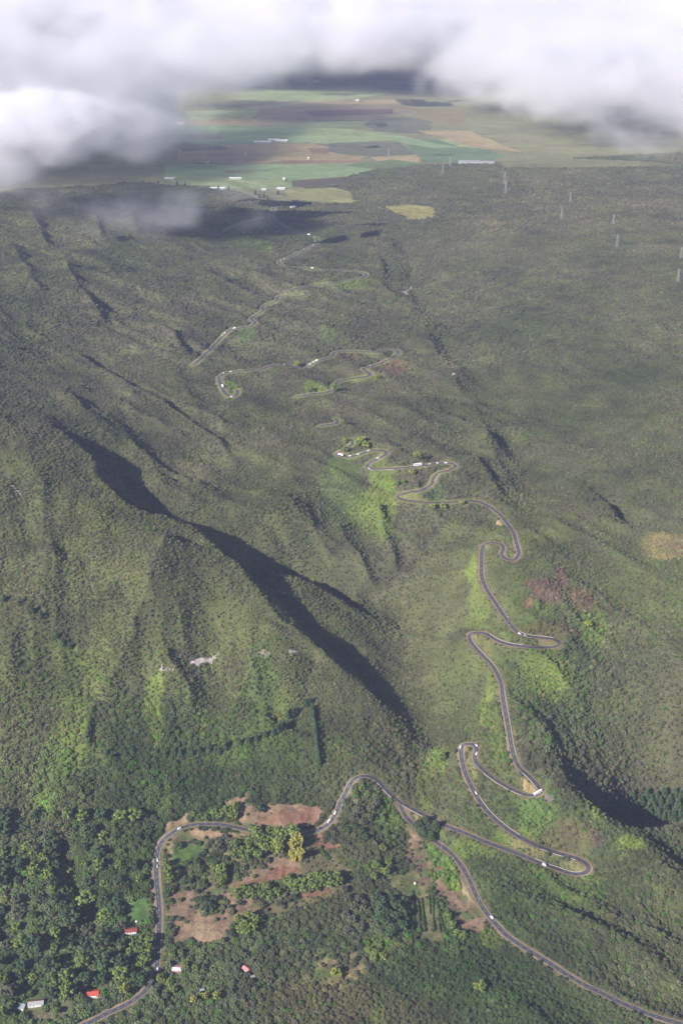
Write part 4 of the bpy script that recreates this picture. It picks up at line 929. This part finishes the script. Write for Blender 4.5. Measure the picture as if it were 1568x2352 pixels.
# long white sheds on the plain
def farm(px, py, wpx, dep, h_, label, n=1, rz=0.0, name='farm_shed', m=None, base_pt=None):
    p = hit(px, py); w_m = wpx * sc_at(p)
    r = parts_thing(name, px, py, label, 'shed', rz)
    for k in range(n):
        y = (k - (n - 1) / 2) * (dep * 1.0); b = MB(); b.box((0, y, h_ / 2 - 1), (w_m, dep * .9, h_ + 2)); b.build('wall', [CONC], r)
        b = MB(); x = w_m / 2 + .5; d2_ = dep * .5; seg = 8; vs = []
        for q in range(seg + 1):
            t = math.pi * q / seg; vs += [(-x, y - d2_ * math.cos(t), h_ + d2_ * .45 * math.sin(t)), (x, y - d2_ * math.cos(t), h_ + d2_ * .45 * math.sin(t))]
        b.add(vs, [(2 * q, 2 * q + 1, 2 * q + 3, 2 * q + 2) for q in range(seg)] + [tuple(2 * q for q in range(seg + 1))[::-1], tuple(2 * q + 1 for q in range(seg + 1))])
        b.build('roof', [m or RT['white']], r)
    return r
for a in [(541, 412, 27, 12, 5, 'long white farm shed in the middle of the nearest green field'), (491, 435, 17, 11, 5, 'white farm shed at the near edge of the plain, left of a pine'), (510, 435, 13, 11, 5, 'short white farm shed next to a pine at the near edge of the plain'),
          (645, 435.5, 18, 11, 5, 'long white farm shed right of the pines at the edge of the plain'), (390, 412.5, 22, 12, 5, 'white farm shed half veiled by the left cloud'), (416, 286, 14, 16, 6, 'white farm shed at the cloud edge, upper left of the plain'),
          (652, 414, 5, 14, 6, 'small white barn beside the dark field'), (603, 329, 38, 16, 6, 'largest white farm shed, left of the pair beyond the tan field'), (646, 326, 27, 18, 6, 'right hand shed of the white pair beyond the tan field'), (628, 324, 24, 16, 6, 'white shed tucked behind the white pair'),
          (477, 375.5, 7, 10, 5, 'tiny white barn on the line between tan and green fields'), (564, 359, 4, 12, 6, 'tiny white barn in the tan field'), (708, 366, 4, 12, 6, 'tiny white barn left of the red strip'), (606, 437, 10, 8, 4, 'low white shed beside the pines'), (820, 234, 7, 20, 8, 'pale building far out on the plain'), (727, 190, 14, 24, 8, 'pale long roof near the far end of the plain'), (775, 186, 8, 24, 8, 'pale small roof near the far end of the plain')]:
    farm(*a[:5], a[5])
PLASTIC = sheet('greenhouse_plastic', (0.27, 0.28, 0.29))
for k, (x, y, w_) in enumerate([(1075, 374, 44), (1112, 375, 42)]):
    farm(x, y, w_, 13, 4, ['left block of grey greenhouses at the edge of the dark green field', 'right block of grey greenhouses at the edge of the dark green field'][k], n=4 - k, rz=-.1, name='greenhouse', m=PLASTIC)
house('house', 672, 477, 16, 9, 4, 0.1, RT['blue'], RT['grey'], WHITE, 'grey roofed house inside the dark cloud shadow')
house('barn', 678, 464, 22, 8, 4, -0.05, RT['rust'], RT['rust'], CREAM, 'low rusty roofed barn just above the cloud shadow', cat='barn')

# ------------------------------------------------------------------ pylons and poles
def pylon(px, py, hpx, label):
    p = hit(px, py); H_ = hpx * sc_at(p); r = parts_thing('pylon', px, py, label, 'pylon', .3, 'lattice pylons of the power line', p=p)
    w0, w1 = H_ * .10, H_ * .02
    def c(k, z): s = w0 + (w1 - w0) * min(1, z / (H_ * .78)); return Vector(((s, s, z), (-s, s, z), (-s, -s, z), (s, -s, z))[k % 4])
    for k in range(4):
        b = MB(); b.bar(c(k, -1), c(k, H_), .22); b.build('leg', [STEEL], r)
    b = MB(); lv = [0, .14, .28, .42, .54, .66, .76, .86, .94]
    for i in range(len(lv) - 1):
        for k in range(4): b.bar(c(k, lv[i] * H_), c(k + 1, lv[i + 1] * H_), .12); b.bar(c(k + 1, lv[i] * H_), c(k, lv[i + 1] * H_), .12)
    b.build('bracing', [STEEL], r)
    for z in (.72, .82, .92):
        b = MB(); b.bar((-H_ * .14, 0, z * H_), (H_ * .14, 0, z * H_), .16); b.bar((-H_ * .14, 0, z * H_), (0, 0, (z + .06) * H_), .1); b.bar((H_ * .14, 0, z * H_), (0, 0, (z + .06) * H_), .1); b.build('cross_arm', [STEEL], r)
for a in [(1016, 401, 23, 'pylon standing left of the grey greenhouses'), (1033, 382, 21, 'pylon beside the dark green field, behind its neighbour'), (1158, 424, 28, 'upper of two pylons lined up in the middle of the upper right scrub'), (1160, 447, 28, 'lower of two pylons lined up in the middle of the upper right scrub'),
          (1308, 466, 24, 'pylon far right of the lined up pair, just below the cloud shade'), (1288, 506, 26, 'pylon right of the pale yellow clearing'), (1407, 516, 24, 'upper pylon on the right, above its neighbour'), (1415, 568, 30, 'lower pylon on the right, over open scrub'), (1555, 648, 30, 'nearest pylon by the right edge'), (1562, 594, 26, 'pylon touching the right edge'), (892, 367, 22, 'faint pylon on the brown field')]:
    pylon(*a)
def pole(px, py, h_, label, arm=True):
    r = parts_thing('utility_pole', px, py, label, 'pole', .2); b = MB(); b.tube([(0, 0, -.5), (0, 0, h_)], [.17, .12], 8); b.build('post', [CONC], r)
    if arm: b = MB(); b.box((0, 0, h_ - .4), (3.4, .18, .18)); b.build('cross_arm', [CONC], r)
pole(1013, 1951, 10, 'pale utility pole with crossbar beside the branch road under the fork'); pole(1099, 2074, 9, 'thin utility pole beside the branch road above the bare earth')
pole(1092, 2040, 4, 'short white post on the grass bank of the branch road', False); pole(671, 2113, 7, 'wooden pole in the scrub near the bright clump', False)
r = parts_thing('road_sign', 1040, 1975, 'white square board beside the branch road', 'sign', .4); b = MB(); b.box((0, 0, 2.1), (2.2, .1, 1.5)); b.build('board', [WHITE], r); b = MB(); b.box((0, .1, .8), (.12, .08, 2.6)); b.build('post', [STEEL], r)

# ------------------------------------------------------------------ parapets along the outer edges
ALLR = np.vstack([r for k, r in ROADS.items()])
def near_on(px, py, rd):
    p = hit(px, py); return int(np.argmin(np.hypot(rd[:, 0] - p[0], rd[:, 1] - p[1])))
STONE = mat('whitewashed_stone', (0.42, 0.39, 0.35), .9, .2, (1.0, .2))
def parapet(rd, a, b, side, label, gap=False):
    i, j = near_on(*a, rd), near_on(*b, rd)
    if j < i: i, j = j, i
    if j - i < 3: return
    d, nrm = frames(rd); seg = rd[i:j + 1]; o0 = seg[0].copy(); m = MB(); off = side * (HWR + .75)
    for k in range(len(seg) - 1):
        if gap and k % 3 == 2: continue
        a_, b_ = seg[k].copy(), seg[k + 1].copy(); a_[:2] += nrm[i + k] * off; b_[:2] += nrm[i + k + 1] * off
        c = (a_ + b_) / 2 - o0; L_ = np.linalg.norm(b_ - a_) * (.9 if gap else 1.02)
        m.box((c[0], c[1], c[2] + .2), (L_, .45, .95), rz=math.atan2(b_[1] - a_[1], b_[0] - a_[0]))
    o = m.build('parapet_wall', [STONE]); o.location = tuple(o0); tag(o, label, 'wall', 'low parapets along the road')
MR = ROADS['main']
for a, b, s, lb in [((862,1788),(908,1834),-1,'low pale parapet on the valley side just before the fork'), ((926,1848),(985,1878),-1,'low pale parapet past the fork, above the grass wedge'), ((1110,1775),(1200,1825),-1,'pale parapet under the second lower leg of the double hairpin'),
    ((1095,1830),(1190,1922),-1,'pale parapet along the long leg below the double hairpin'), ((1200,1775),(1240,1812),1,'pale parapet on the inside of the sharp bend with the sandy patch'), ((1225,1978),(1335,2011),1,'pale parapet under the long straight before the lowest hairpin'),
    ((1240,1945),(1320,1970),1,'pale parapet on the upper leg into the lowest hairpin'), ((1107,1262),(1106,1330),-1,'row of pale blocks on the left of the long descent'), ((1118,1356),(1160,1420),-1,'pale parapet on the left of the straight below the blocks'),
    ((1190,1450),(1270,1467),-1,'pale parapet above the flat leg of the S bend'), ((1120,1457),(1200,1484),1,'pale parapet on the lower flat leg of the S bend'), ((1076,1466),(1140,1545),-1,'pale parapet on the left of the straight below the S bend'), ((1152,1580),(1180,1735),-1,'long pale parapet on the left of the lower straight'),
    ((848,1077),(905,1076),1,'pale parapet under the left part of the car straight')]:
    parapet(MR, a, b, s, lb, gap='blocks' in lb)

# ------------------------------------------------------------------ vehicles
TYRE = mat('tyre_rubber', (0.02, 0.02, 0.02), .9, .2); VG = mat('car_glass', (0.03, 0.035, 0.045), .1, .7)
PAINT = {'white': mat('white_paint', (0.85, 0.85, 0.85), .35, .5), 'silver': mat('silver_paint', (0.5, 0.51, 0.53), .35, .5), 'red': mat('red_paint', (0.6, 0.05, 0.03), .35, .5), 'orange': mat('orange_paint', (0.8, 0.25, 0.04), .35, .5), 'dark': mat('dark_paint', (0.05, 0.055, 0.07), .3, .5)}
def car_meshes(kind):
    dims = {'car': (4.4, 1.8, 1.45), 'van': (5.4, 2.0, 2.3), 'truck': (8.5, 2.4, 3.1), 'bus': (11.5, 2.5, 3.1)}[kind]; L_, W_, H_ = dims; b = MB()
    w2 = W_ / 2
    def loft(secs):      # x, half width, z bottom, z top
        vs = []
        for x, hw_, z0, z1 in secs: vs += [(x, -hw_, z0), (x, hw_, z0), (x, hw_ * .93, z1), (x, -hw_ * .93, z1)]
        n = len(secs); fs = [(4 * i + k, 4 * i + (k + 1) % 4, 4 * i + 4 + (k + 1) % 4, 4 * i + 4 + k) for i in range(n - 1) for k in range(4)]
        return vs, fs + [(3, 2, 1, 0), tuple(4 * (n - 1) + k for k in range(4))]
    if kind == 'car':
        b.add(*loft([(-L_ / 2, w2 * .85, .35, .8), (-L_ / 2 + .3, w2, .3, .95), (-.6, w2, .28, .98), (.7, w2, .28, .95), (L_ / 2 - .5, w2, .3, .82), (L_ / 2, w2 * .8, .35, .62)]))
        b.add(*loft([(-1.75, w2 * .88, .9, 1.0), (-1.1, w2 * .86, .9, H_), (.2, w2 * .86, .9, H_), (.95, w2 * .9, .9, .98)]))
        gl = [((-.45, 0, 1.2), (1.5, w2 * 1.70, .3)), ((.62, 0, 1.18), (.5, w2 * 1.4, .3))]; ax = (-1.35, 1.35)
    elif kind == 'van':
        b.add(*loft([(-L_ / 2, w2, .4, H_ - .1), (-L_ / 2 + .15, w2, .35, H_), (1.1, w2, .35, H_), (1.9, w2, .35, 1.35), (L_ / 2, w2 * .9, .4, 1.0)])); gl = [((1.1, 0, 1.65), (.9, W_ * .955, .5)), ((1.58, 0, 1.66), (.5, W_ * .8, .5))]; ax = (-1.7, 1.7)
    elif kind == 'truck':
        b.add(*loft([(-L_ / 2, w2, .9, H_), (1.9, w2, .9, H_)])); b.add(*loft([(2.1, w2 * .95, .6, 2.5), (3.6, w2 * .95, .6, 2.5), (L_ / 2, w2 * .9, .6, 1.5)])); b.box((-.5, 0, .8), (L_ - 1.2, 1.1, .3)); gl = [((3.62, 0, 1.9), (.6, W_ * .85, .6))]; ax = (-3.0, -1.9, 3.0)
    else:
        b.add(*loft([(-L_ / 2, w2 * .97, .4, H_ - .15), (-L_ / 2 + .2, w2, .35, H_), (L_ / 2 - .3, w2, .35, H_), (L_ / 2, w2 * .95, .4, H_ - .5)])); gl = [((0, 0, 2.1), (L_ - 1.2, W_ * 1.01, .8)), ((L_ / 2 - .1, 0, 1.9), (.3, W_ * .8, 1.0))]; ax = (-3.4, 3.6)
    body = b
    g = MB()
    for c, d in gl: g.box(c, d)
    wh = []
    for x in ax:
        for s in (-1, 1):
            q = MB(); rr = .33 if kind in ('car', 'van') else .48; q.tube([(x, s * (w2 - .22), rr), (x, s * (w2 + .01), rr)], [rr, rr], 12); wh.append(q.mesh('wheel', [TYRE]))
    lt = []
    for s in (-1, 1):
        q = MB(); q.box((L_ / 2 - .05, s * w2 * .65, .75 if kind == 'car' else 1.0), (.16, .3, .18)); lt.append(q.mesh('headlight', [PAINT['silver']]))
    return body, g.mesh('window', [VG]), wh, lt
CARP = {}
def vehicle(px, py, kind, colr, label, flip=False, lane=None, small=False):
    p = hit(px, py); i = int(np.argmin(np.hypot(ALLR[:, 0] - p[0], ALLR[:, 1] - p[1]))); q = ALLR[i]
    i = min(max(i, 1), len(ALLR) - 2); d = ALLR[i + 1] - ALLR[i - 1]
    if np.hypot(d[0], d[1]) > 10: d = ALLR[i] - ALLR[i - 1]
    d = d / np.linalg.norm(d); n = np.array([-d[1], d[0]]); off = (p[0] - q[0]) * n[0] + (p[1] - q[1]) * n[1]
    off = lane if lane is not None else (1.6 if off > 0 else -1.6)
    heading = math.atan2(d[1], d[0]) + (math.pi if (off > 0) != flip else 0)
    if kind not in CARP: CARP[kind] = [car_meshes(kind), {}]
    (body, gm, wh, lt), cache = CARP[kind]
    if colr not in cache: cache[colr] = body.mesh('body', [PAINT[colr]])
    r = bpy.data.objects.new({'car': 'car', 'van': 'van', 'truck': 'truck', 'bus': 'bus'}[kind], None); COL.objects.link(r)
    r.location = (q[0] + n[0] * off, q[1] + n[1] * off, q[2] + .19); r.rotation_euler = (0, -math.atan2(d[2], math.hypot(d[0], d[1])) * (1 if math.cos(heading - math.atan2(d[1], d[0])) > 0 else -1), heading)
    tag(r, label, kind, 'vehicles on the mountain road'); k_ = 1.12 if not small else 1.25
    r.scale = (k_, k_, k_)
    link('body', cache[colr], r); link('window', gm, r)
    for m in wh: link('wheel', m, r)
    for m in lt: link('headlight', m, r)
V = [(414,1907,'van','white','white van on the top of the lowest left bend'), (360,1976,'car','white','white car on the left straight below the bend'), (361,1992,'car','silver','silver car close behind the white one on the left straight'),
 (368,2226,'car','white','white car by the yellow tree near the bottom of the left road'), (770,1868,'car','white','white car climbing to the valley head, upper of two'), (756,1888,'van','white','white van climbing to the valley head, lower of two'), (735,1904,'car','dark','dark car leaving the long black tree shadow'),
 (1092,1821,'car','white','white car on the long leg below the double hairpin'), (1235,1824,'bus','white','white bus turning the sharp bend with the sandy patch'), (1250,1988,'van','white','white van on the straight before the lowest hairpin'), (1131,2108,'van','white','white van on the branch road beside bare earth'),
 (1055,1716,'car','white','white car on the left shoulder of the double hairpin'), (1097,1713,'car','white','white car at the right shoulder of the double hairpin'), (1092,1731,'car','white','white car just below the right shoulder of the double hairpin'),
 (1194,1456,'car','white','white car entering the flat leg of the S bend'), (1206,1461,'car','silver','silver car following into the flat leg of the S bend'),
 (782,1046,'truck','white','white truck at the left end of the small loop'), (781,1040,'car','red','red car behind the truck at the small loop'), (803,1049,'car','white','white car right of the truck on the small loop'), (822,1044,'car','white','second white car right of the truck on the small loop'), (846,1036,'car','white','white car below the large yellow green trees'),
 (868,1053,'car','white','white car on the diagonal between two bends'), (843,1078,'car','silver','silver car at the left turn under the diagonal'), (959,1070,'bus','white','white bus heading the line of cars on the straight'), (986,1067,'car','white','first white car right of the bus'), (1005,1065,'car','white','second white car right of the bus'), (1022,1065,'car','white','third white car right of the bus'),
 (1028,1079,'car','orange','orange car under the queue by the bend'), (712,838,'car','white','white car at the lower end of the shaded dip'), (718,829,'car','white','white car in the middle of the shaded dip'), (727,826,'van','white','white van at the upper end of the shaded dip'), (872,834,'car','red','red car on the diagonal right of the middle'), (852,841,'car','white','white car below the red one in the middle'),
 (654,838,'car','white','white car alone on the middle upper straight'), (530,855,'car','white','white car near the left end of the upper straight'), (515,858,'car','white','white car at the very left corner of the upper straight'), (512,889,'truck','white','white truck in the black shade of the small left loop'), (533,912,'car','white','white car at the bottom of the small left loop'),
 (538,754,'van','white','white van at the top of the steep diagonal'), (517,766,'car','white','white car on the steep diagonal below the van'), (511,771,'car','silver','silver car last on the steep diagonal'), (716,617,'van','white','white van on the long flat section near the top'), (654,595,'car','white','white car at the left turn near the top'), (648,599,'car','silver','silver car beside the white one at the left turn near the top'),
 (711,540,'truck','white','white truck on the topmost bend'), (720,546,'car','silver','silver car behind the truck on the topmost bend'), (716,563,'car','white','white car below the topmost bend'), (695,573,'car','silver','silver car on the diagonal below the topmost bend')]
for x, y, k, c, lb in V: vehicle(x, y, k, c, lb, small=y < 1100)


# ------------------------------------------------------------------ shrubs
def gn_shrubs(obj, lean=0.55, seed=3):
    ng = bpy.data.node_groups.new('shrub_scatter', 'GeometryNodeTree')
    ng.interface.new_socket('Geometry', in_out='INPUT', socket_type='NodeSocketGeometry')
    ng.interface.new_socket('Geometry', in_out='OUTPUT', socket_type='NodeSocketGeometry')
    N = ng.nodes; L = ng.links
    gi = N.new('NodeGroupInput'); go = N.new('NodeGroupOutput')
    join = N.new('GeometryNodeGeometryToInstance')
    for k in range(4):
        ico = N.new('GeometryNodeMeshIcoSphere'); ico.inputs['Radius'].default_value = 1.0; ico.inputs['Subdivisions'].default_value = 4
        pos = N.new('GeometryNodeInputPosition'); off = N.new('ShaderNodeVectorMath'); off.operation = 'ADD'; off.inputs[1].default_value = (k * 7.3, k * 3.1, k * 5.7)
        L.new(pos.outputs[0], off.inputs[0])
        nz = N.new('ShaderNodeTexNoise'); nz.inputs['Scale'].default_value = 1.9; nz.inputs['Detail'].default_value = 3.0; nz.inputs['Roughness'].default_value = 0.7
        L.new(off.outputs[0], nz.inputs['Vector'])
        mr = N.new('ShaderNodeMapRange'); mr.inputs[1].default_value = 0.3; mr.inputs[2].default_value = 0.72; mr.inputs[3].default_value = 0.45; mr.inputs[4].default_value = 1.35
        L.new(nz.outputs[0], mr.inputs[0])
        sc_ = N.new('ShaderNodeVectorMath'); sc_.operation = 'SCALE'; L.new(pos.outputs[0], sc_.inputs[0]); L.new(mr.outputs[0], sc_.inputs['Scale'])
        ml = N.new('ShaderNodeVectorMath'); ml.operation = 'MULTIPLY_ADD'; ml.inputs[1].default_value = (1, 1, 0.8); ml.inputs[2].default_value = (0, 0, 0.5)
        L.new(sc_.outputs[0], ml.inputs[0])
        sp = N.new('GeometryNodeSetPosition'); L.new(ico.outputs['Mesh'], sp.inputs['Geometry']); L.new(ml.outputs[0], sp.inputs['Position'])
        sm = N.new('GeometryNodeSetMaterial'); sm.inputs['Material'].default_value = M['shrub']; L.new(sp.outputs[0], sm.inputs[0])
        L.new(sm.outputs[0], join.inputs[0])
    iop = N.new('GeometryNodeInstanceOnPoints'); L.new(gi.outputs[0], iop.inputs['Points']); L.new(join.outputs[0], iop.inputs['Instance'])
    iop.inputs['Pick Instance'].default_value = True
    rv = N.new('FunctionNodeRandomValue'); rv.data_type = 'INT'; rv.inputs['Min'].default_value = 0; rv.inputs['Max'].default_value = 3; rv.inputs['Seed'].default_value = seed
    L.new(rv.outputs[2], iop.inputs['Instance Index'])
    rr = N.new('FunctionNodeRandomValue'); rr.data_type = 'FLOAT_VECTOR'; rr.inputs[0].default_value = (-0.2, -0.2, 0); rr.inputs[1].default_value = (0.2, 0.2, 6.28)
    L.new(rr.outputs[0], iop.inputs['Rotation'])
    na = N.new('GeometryNodeInputNamedAttribute'); na.data_type = 'FLOAT_VECTOR'; na.inputs['Name'].default_value = 'size'
    L.new(na.outputs[0], iop.inputs['Scale'])
    L.new(iop.outputs[0], go.inputs[0])
    md = obj.modifiers.new('scatter', 'NODES'); md.node_group = ng
for hx, hy, hr in HSP:
    a0, b0 = gidx(hx, hy); KEEP[np.hypot(GX - hx, GY - hy) < hr] = 0
def scatter(bands):
    PX = []; SZ = []; TI = []
    for ya, yb, cell, smin, smax in bands:
        ys = np.arange(ya, yb, cell); xs = np.arange(-half(yb), half(yb), cell)
        X, Yv = np.meshgrid(xs, ys); X = X.ravel(); Yv = Yv.ravel()
        X = X + RNG.uniform(-.5, .5, X.size) * cell; Yv = Yv + RNG.uniform(-.5, .5, X.size) * cell
        m = (np.abs(X) < 0.315 * Yv + 60) & (Yv < yb) & (Yv > Y0 + 20); X = X[m]; Yv = Yv[m]
        a, b = gidx(X, Yv); keep = bil(KEEP, a, b); rd = bil(RD, a, b)
        dens = 0.80 + 0.6 * fbm(X, Yv, 60, 3, 201) 
        u = RNG.uniform(0, 1, X.size)
        s = (smin + (smax - smin) * RNG.uniform(0, 1, X.size) ** 2.4 * 1.25) * (1 + 0.35 * fbm(X, Yv, 90, 2, 211))
        if TALL is not None: s = s * TALL(X, Yv)
        m = (u < dens) & (RNG.uniform(0, 1, X.size) < keep) & (rd > np.where(Yv > 1900, 8.0, 5.5) + s * np.where(Yv > 2000, 1.1, 0.8))
        X, Yv, s = X[m], Yv[m], s[m]; a, b = a[m], b[m]
        z = bil(H, a, b)
        t = np.stack([bil(TINT[..., c], a, b) for c in range(3)], 1)
        lum = np.exp(RNG.normal(0, 0.15, len(s)))[:, None]
        rb = RNG.uniform(0, 1, (len(s), 1))
        t = t * lum
        t = np.where(rb < 0.10, t * np.array([1.2, 1.05, 1.0]), t)
        t = np.where((rb > 0.10) & (rb < 0.2), t * np.array([1.2, 1.15, 1.3]), t)
        t = np.where((rb > 0.2) & (rb < 0.3), t * np.array([0.8, 1.25, 0.6]), t)
        PX.append(np.stack([X, Yv, z - 0.15 * s], 1)); SZ.append(np.stack([s, s, s * RNG.uniform(0.7, 1.25, len(s)) * (1 - 0.18 * sstep(1350, 1600, Yv))], 1)); TI.append(t)
    return np.vstack(PX), np.vstack(SZ), np.vstack(TI)
TW = [(hit(*c), r, k) for c, r, k in (((120, 2150), 300, 1.55), ((60, 1950), 220, 1.3), ((300, 2300), 160, 1.4), ((830, 1900), 60, 1.5), ((700, 1780), 60, 1.3), ((880, 2130), 60, 1.5), ((1400, 1720), 150, 1.3), ((650, 2200), 120, 1.1))]
def TALL(X, Yv):
    k = np.ones(X.shape)
    for p, r, f in TW: k = np.maximum(k, 1 + (f - 1) * sstep(1.3, 0.6, np.hypot(X - p[0], Yv - p[1]) / r))
    return k
FINE = None
pts_, sz_, ti_ = scatter([(720, 1500, 3.0, 1.1, 3.0), (1500, 2450, 3.1, 1.0, 2.5), (2450, 3600, 4.3, 1.4, 3.3), (3600, 5200, 6.6, 2.2, 4.6), (5200, 7500, 30, 6, 12)])
print('shrubs', len(pts_))
me = bpy.data.meshes.new('shrubland'); me.vertices.add(len(pts_)); me.vertices.foreach_set('co', pts_.astype(np.float32).ravel())
at = me.attributes.new('size', 'FLOAT_VECTOR', 'POINT'); at.data.foreach_set('vector', sz_.astype(np.float32).ravel())
at = me.attributes.new('tint', 'FLOAT_COLOR', 'POINT'); at.data.foreach_set('color', np.c_[ti_, np.ones(len(ti_))].astype(np.float32).ravel())
me.materials.append(M['shrub'])
o = link('shrubland', me); tag(o, 'grey green and olive scrub covering the slopes and ravines', 'shrubs', kind='stuff')
gn_shrubs(o)

# ------------------------------------------------------------------ clouds and air
def cloud_bank(name, lo, hi, vox, blobs, dens, label, namp=1.0, nscale=0.0018, thr=0.0):
    """blobs: (cx, cy, cz, rx, ry, rz, strength)"""
    ng = bpy.data.node_groups.new(name + '_shape', 'GeometryNodeTree')
    ng.interface.new_socket('Geometry', in_out='OUTPUT', socket_type='NodeSocketGeometry')
    N = ng.nodes; L = ng.links; go = N.new('NodeGroupOutput')
    def math_(op, a, b=None, c=None):
        n = N.new('ShaderNodeMath'); n.operation = op
        for k, v_ in enumerate((a, b, c)):
            if v_ is None: continue
            if isinstance(v_, (int, float)): n.inputs[k].default_value = v_
            else: L.new(v_, n.inputs[k])
        return n.outputs[0]
    pos = N.new('GeometryNodeInputPosition').outputs[0]
    acc = None
    for cx_, cy_, cz_, rx, ry, rz, st in blobs:
        a = N.new('ShaderNodeVectorMath'); a.operation = 'SUBTRACT'; L.new(pos, a.inputs[0]); a.inputs[1].default_value = (cx_, cy_, cz_)
        b = N.new('ShaderNodeVectorMath'); b.operation = 'DIVIDE'; L.new(a.outputs[0], b.inputs[0]); b.inputs[1].default_value = (rx, ry, rz)
        l = N.new('ShaderNodeVectorMath'); l.operation = 'LENGTH'; L.new(b.outputs[0], l.inputs[0])
        v_ = math_('MULTIPLY_ADD', l.outputs['Value'], -st, st)
        acc = v_ if acc is None else math_('MAXIMUM', acc, v_)
    acc = math_('MAXIMUM', acc, -1.0)
    nz = N.new('ShaderNodeTexNoise'); nz.inputs['Scale'].default_value = nscale; nz.inputs['Detail'].default_value = 9; nz.inputs['Roughness'].default_value = 0.66
    nz.inputs['Distortion'].default_value = 0.35
    sv = N.new('ShaderNodeVectorMath'); sv.operation = 'MULTIPLY'; sv.inputs[1].default_value = (1, 0.8, 1.6); L.new(pos, sv.inputs[0]); L.new(sv.outputs[0], nz.inputs['Vector'])
    nn = math_('MULTIPLY_ADD', nz.outputs[0], 2.0 * namp, -1.0 * namp)
    v_ = math_('ADD', acc, nn); v_ = math_('SUBTRACT', v_, thr)
    mr = N.new('ShaderNodeMapRange'); mr.interpolation_type = 'SMOOTHSTEP'
    mr.inputs[1].default_value = 0.0; mr.inputs[2].default_value = 0.8; mr.inputs[3].default_value = 0.0; mr.inputs[4].default_value = 1.0
    L.new(v_, mr.inputs[0])
    # fade to nothing at the walls of the block
    vc_ = N.new('GeometryNodeVolumeCube')
    vc_.inputs['Min'].default_value = lo; vc_.inputs['Max'].default_value = hi
    for ax, k in (('X', 0), ('Y', 1), ('Z', 2)): vc_.inputs['Resolution ' + ax].default_value = max(8, int((hi[k] - lo[k]) / vox[k]))
    L.new(mr.outputs[0], vc_.inputs['Density'])
    m = bpy.data.materials.new(name + '_vapour'); m.use_nodes = True; T = m.node_tree; T.nodes.clear()
    out = T.nodes.new('ShaderNodeOutputMaterial'); pv = T.nodes.new('ShaderNodeVolumePrincipled')
    pv.inputs['Color'].default_value = (0.955, 0.95, 0.985, 1); pv.inputs['Density'].default_value = dens; pv.inputs['Anisotropy'].default_value = CLOUD_G
    T.links.new(pv.outputs[0], out.inputs['Volume'])
    sm = N.new('GeometryNodeSetMaterial'); sm.inputs['Material'].default_value = m
    L.new(vc_.outputs[0], sm.inputs[0]); L.new(sm.outputs[0], go.inputs[0])
    me = bpy.data.meshes.new(name); o = link(name, me); me.materials.append(m)
    md = o.modifiers.new('shape', 'NODES'); md.node_group = ng
    tag(o, label, 'cloud', kind='stuff'); return o
CLOUD_G = 0.0
cy.volume_bounces = 12
cy.volume_step_rate = 2.0
cy.volume_max_steps = 256
cloud_bank('cloud', (-2500, 3300, 410), (-100, 6600, 1000), (16, 20, 13),
    [(-1600, 4400, 680, 1050, 850, 270, 1.5), (-950, 4600, 640, 520, 760, 230, 1.3), (-1150, 4050, 580, 450, 450, 140, 1.1), (-600, 5700, 660, 400, 700, 180, 1.1), (-1000, 3550, 640, 300, 400, 150, 1.2)],
    0.0055, 'white cloud bank drifting low over the left slope', namp=1.7, nscale=0.0032)
cloud_bank('cloud', (150, 3600, 430), (3200, 7000, 1050), (20, 22, 14),
    [(1750, 5400, 700, 1150, 1050, 300, 1.5), (1000, 5400, 640, 560, 750, 200, 1.3), (1600, 4500, 600, 800, 500, 150, 1.25), (760, 6000, 620, 420, 600, 160, 1.0)],
    0.0055, 'white cloud bank hanging over the right edge of the farmed plain', namp=1.7, nscale=0.0032)
cloud_bank('cloud', (-3600, 6500, 390), (4200, 9600, 1090), (36, 36, 18),
    [(-1500, 8100, 740, 2200, 1400, 350, 1.7), (400, 7900, 710, 2600, 1450, 350, 2.0), (2300, 8100, 740, 1800, 1400, 350, 1.7)],
    0.020, 'grey blue cloud deck closing off the far end of the plain', nscale=0.0018, namp=0.8)
cloud_bank('cloud', (-1000, 2850, 600), (-380, 3550, 860), (12, 12, 10),
    [(-740, 3180, 725, 215, 260, 90, 1.6)],
    0.03, 'small thick cloud that throws the dark patch on the slope below', nscale=0.007, namp=1.0)
cloud_bank('cloud', (-900, 2700, 420), (-100, 3500, 640), (12, 12, 10),
    [(-480, 3250, 520, 300, 220, 70, 0.9)],
    0.0022, 'thin wisp of cloud drifting below the left bank', nscale=0.007, namp=1.8)
HAZE = 4.6e-5
hm = bpy.data.materials.new('air'); hm.use_nodes = True; T = hm.node_tree; T.nodes.clear()
out = T.nodes.new('ShaderNodeOutputMaterial'); pv = T.nodes.new('ShaderNodeVolumePrincipled')
pv.inputs['Color'].default_value = (0.60, 0.66, 1.0, 1); pv.inputs['Density'].default_value = HAZE; pv.inputs['Anisotropy'].default_value = 0.0
T.links.new(pv.outputs[0], out.inputs['Volume'])
hb = MB(); hb.box((0, 49000, 640), (240000, 104000, 1440)); o = hb.build('haze', [hm]); tag(o, kind='stuff')
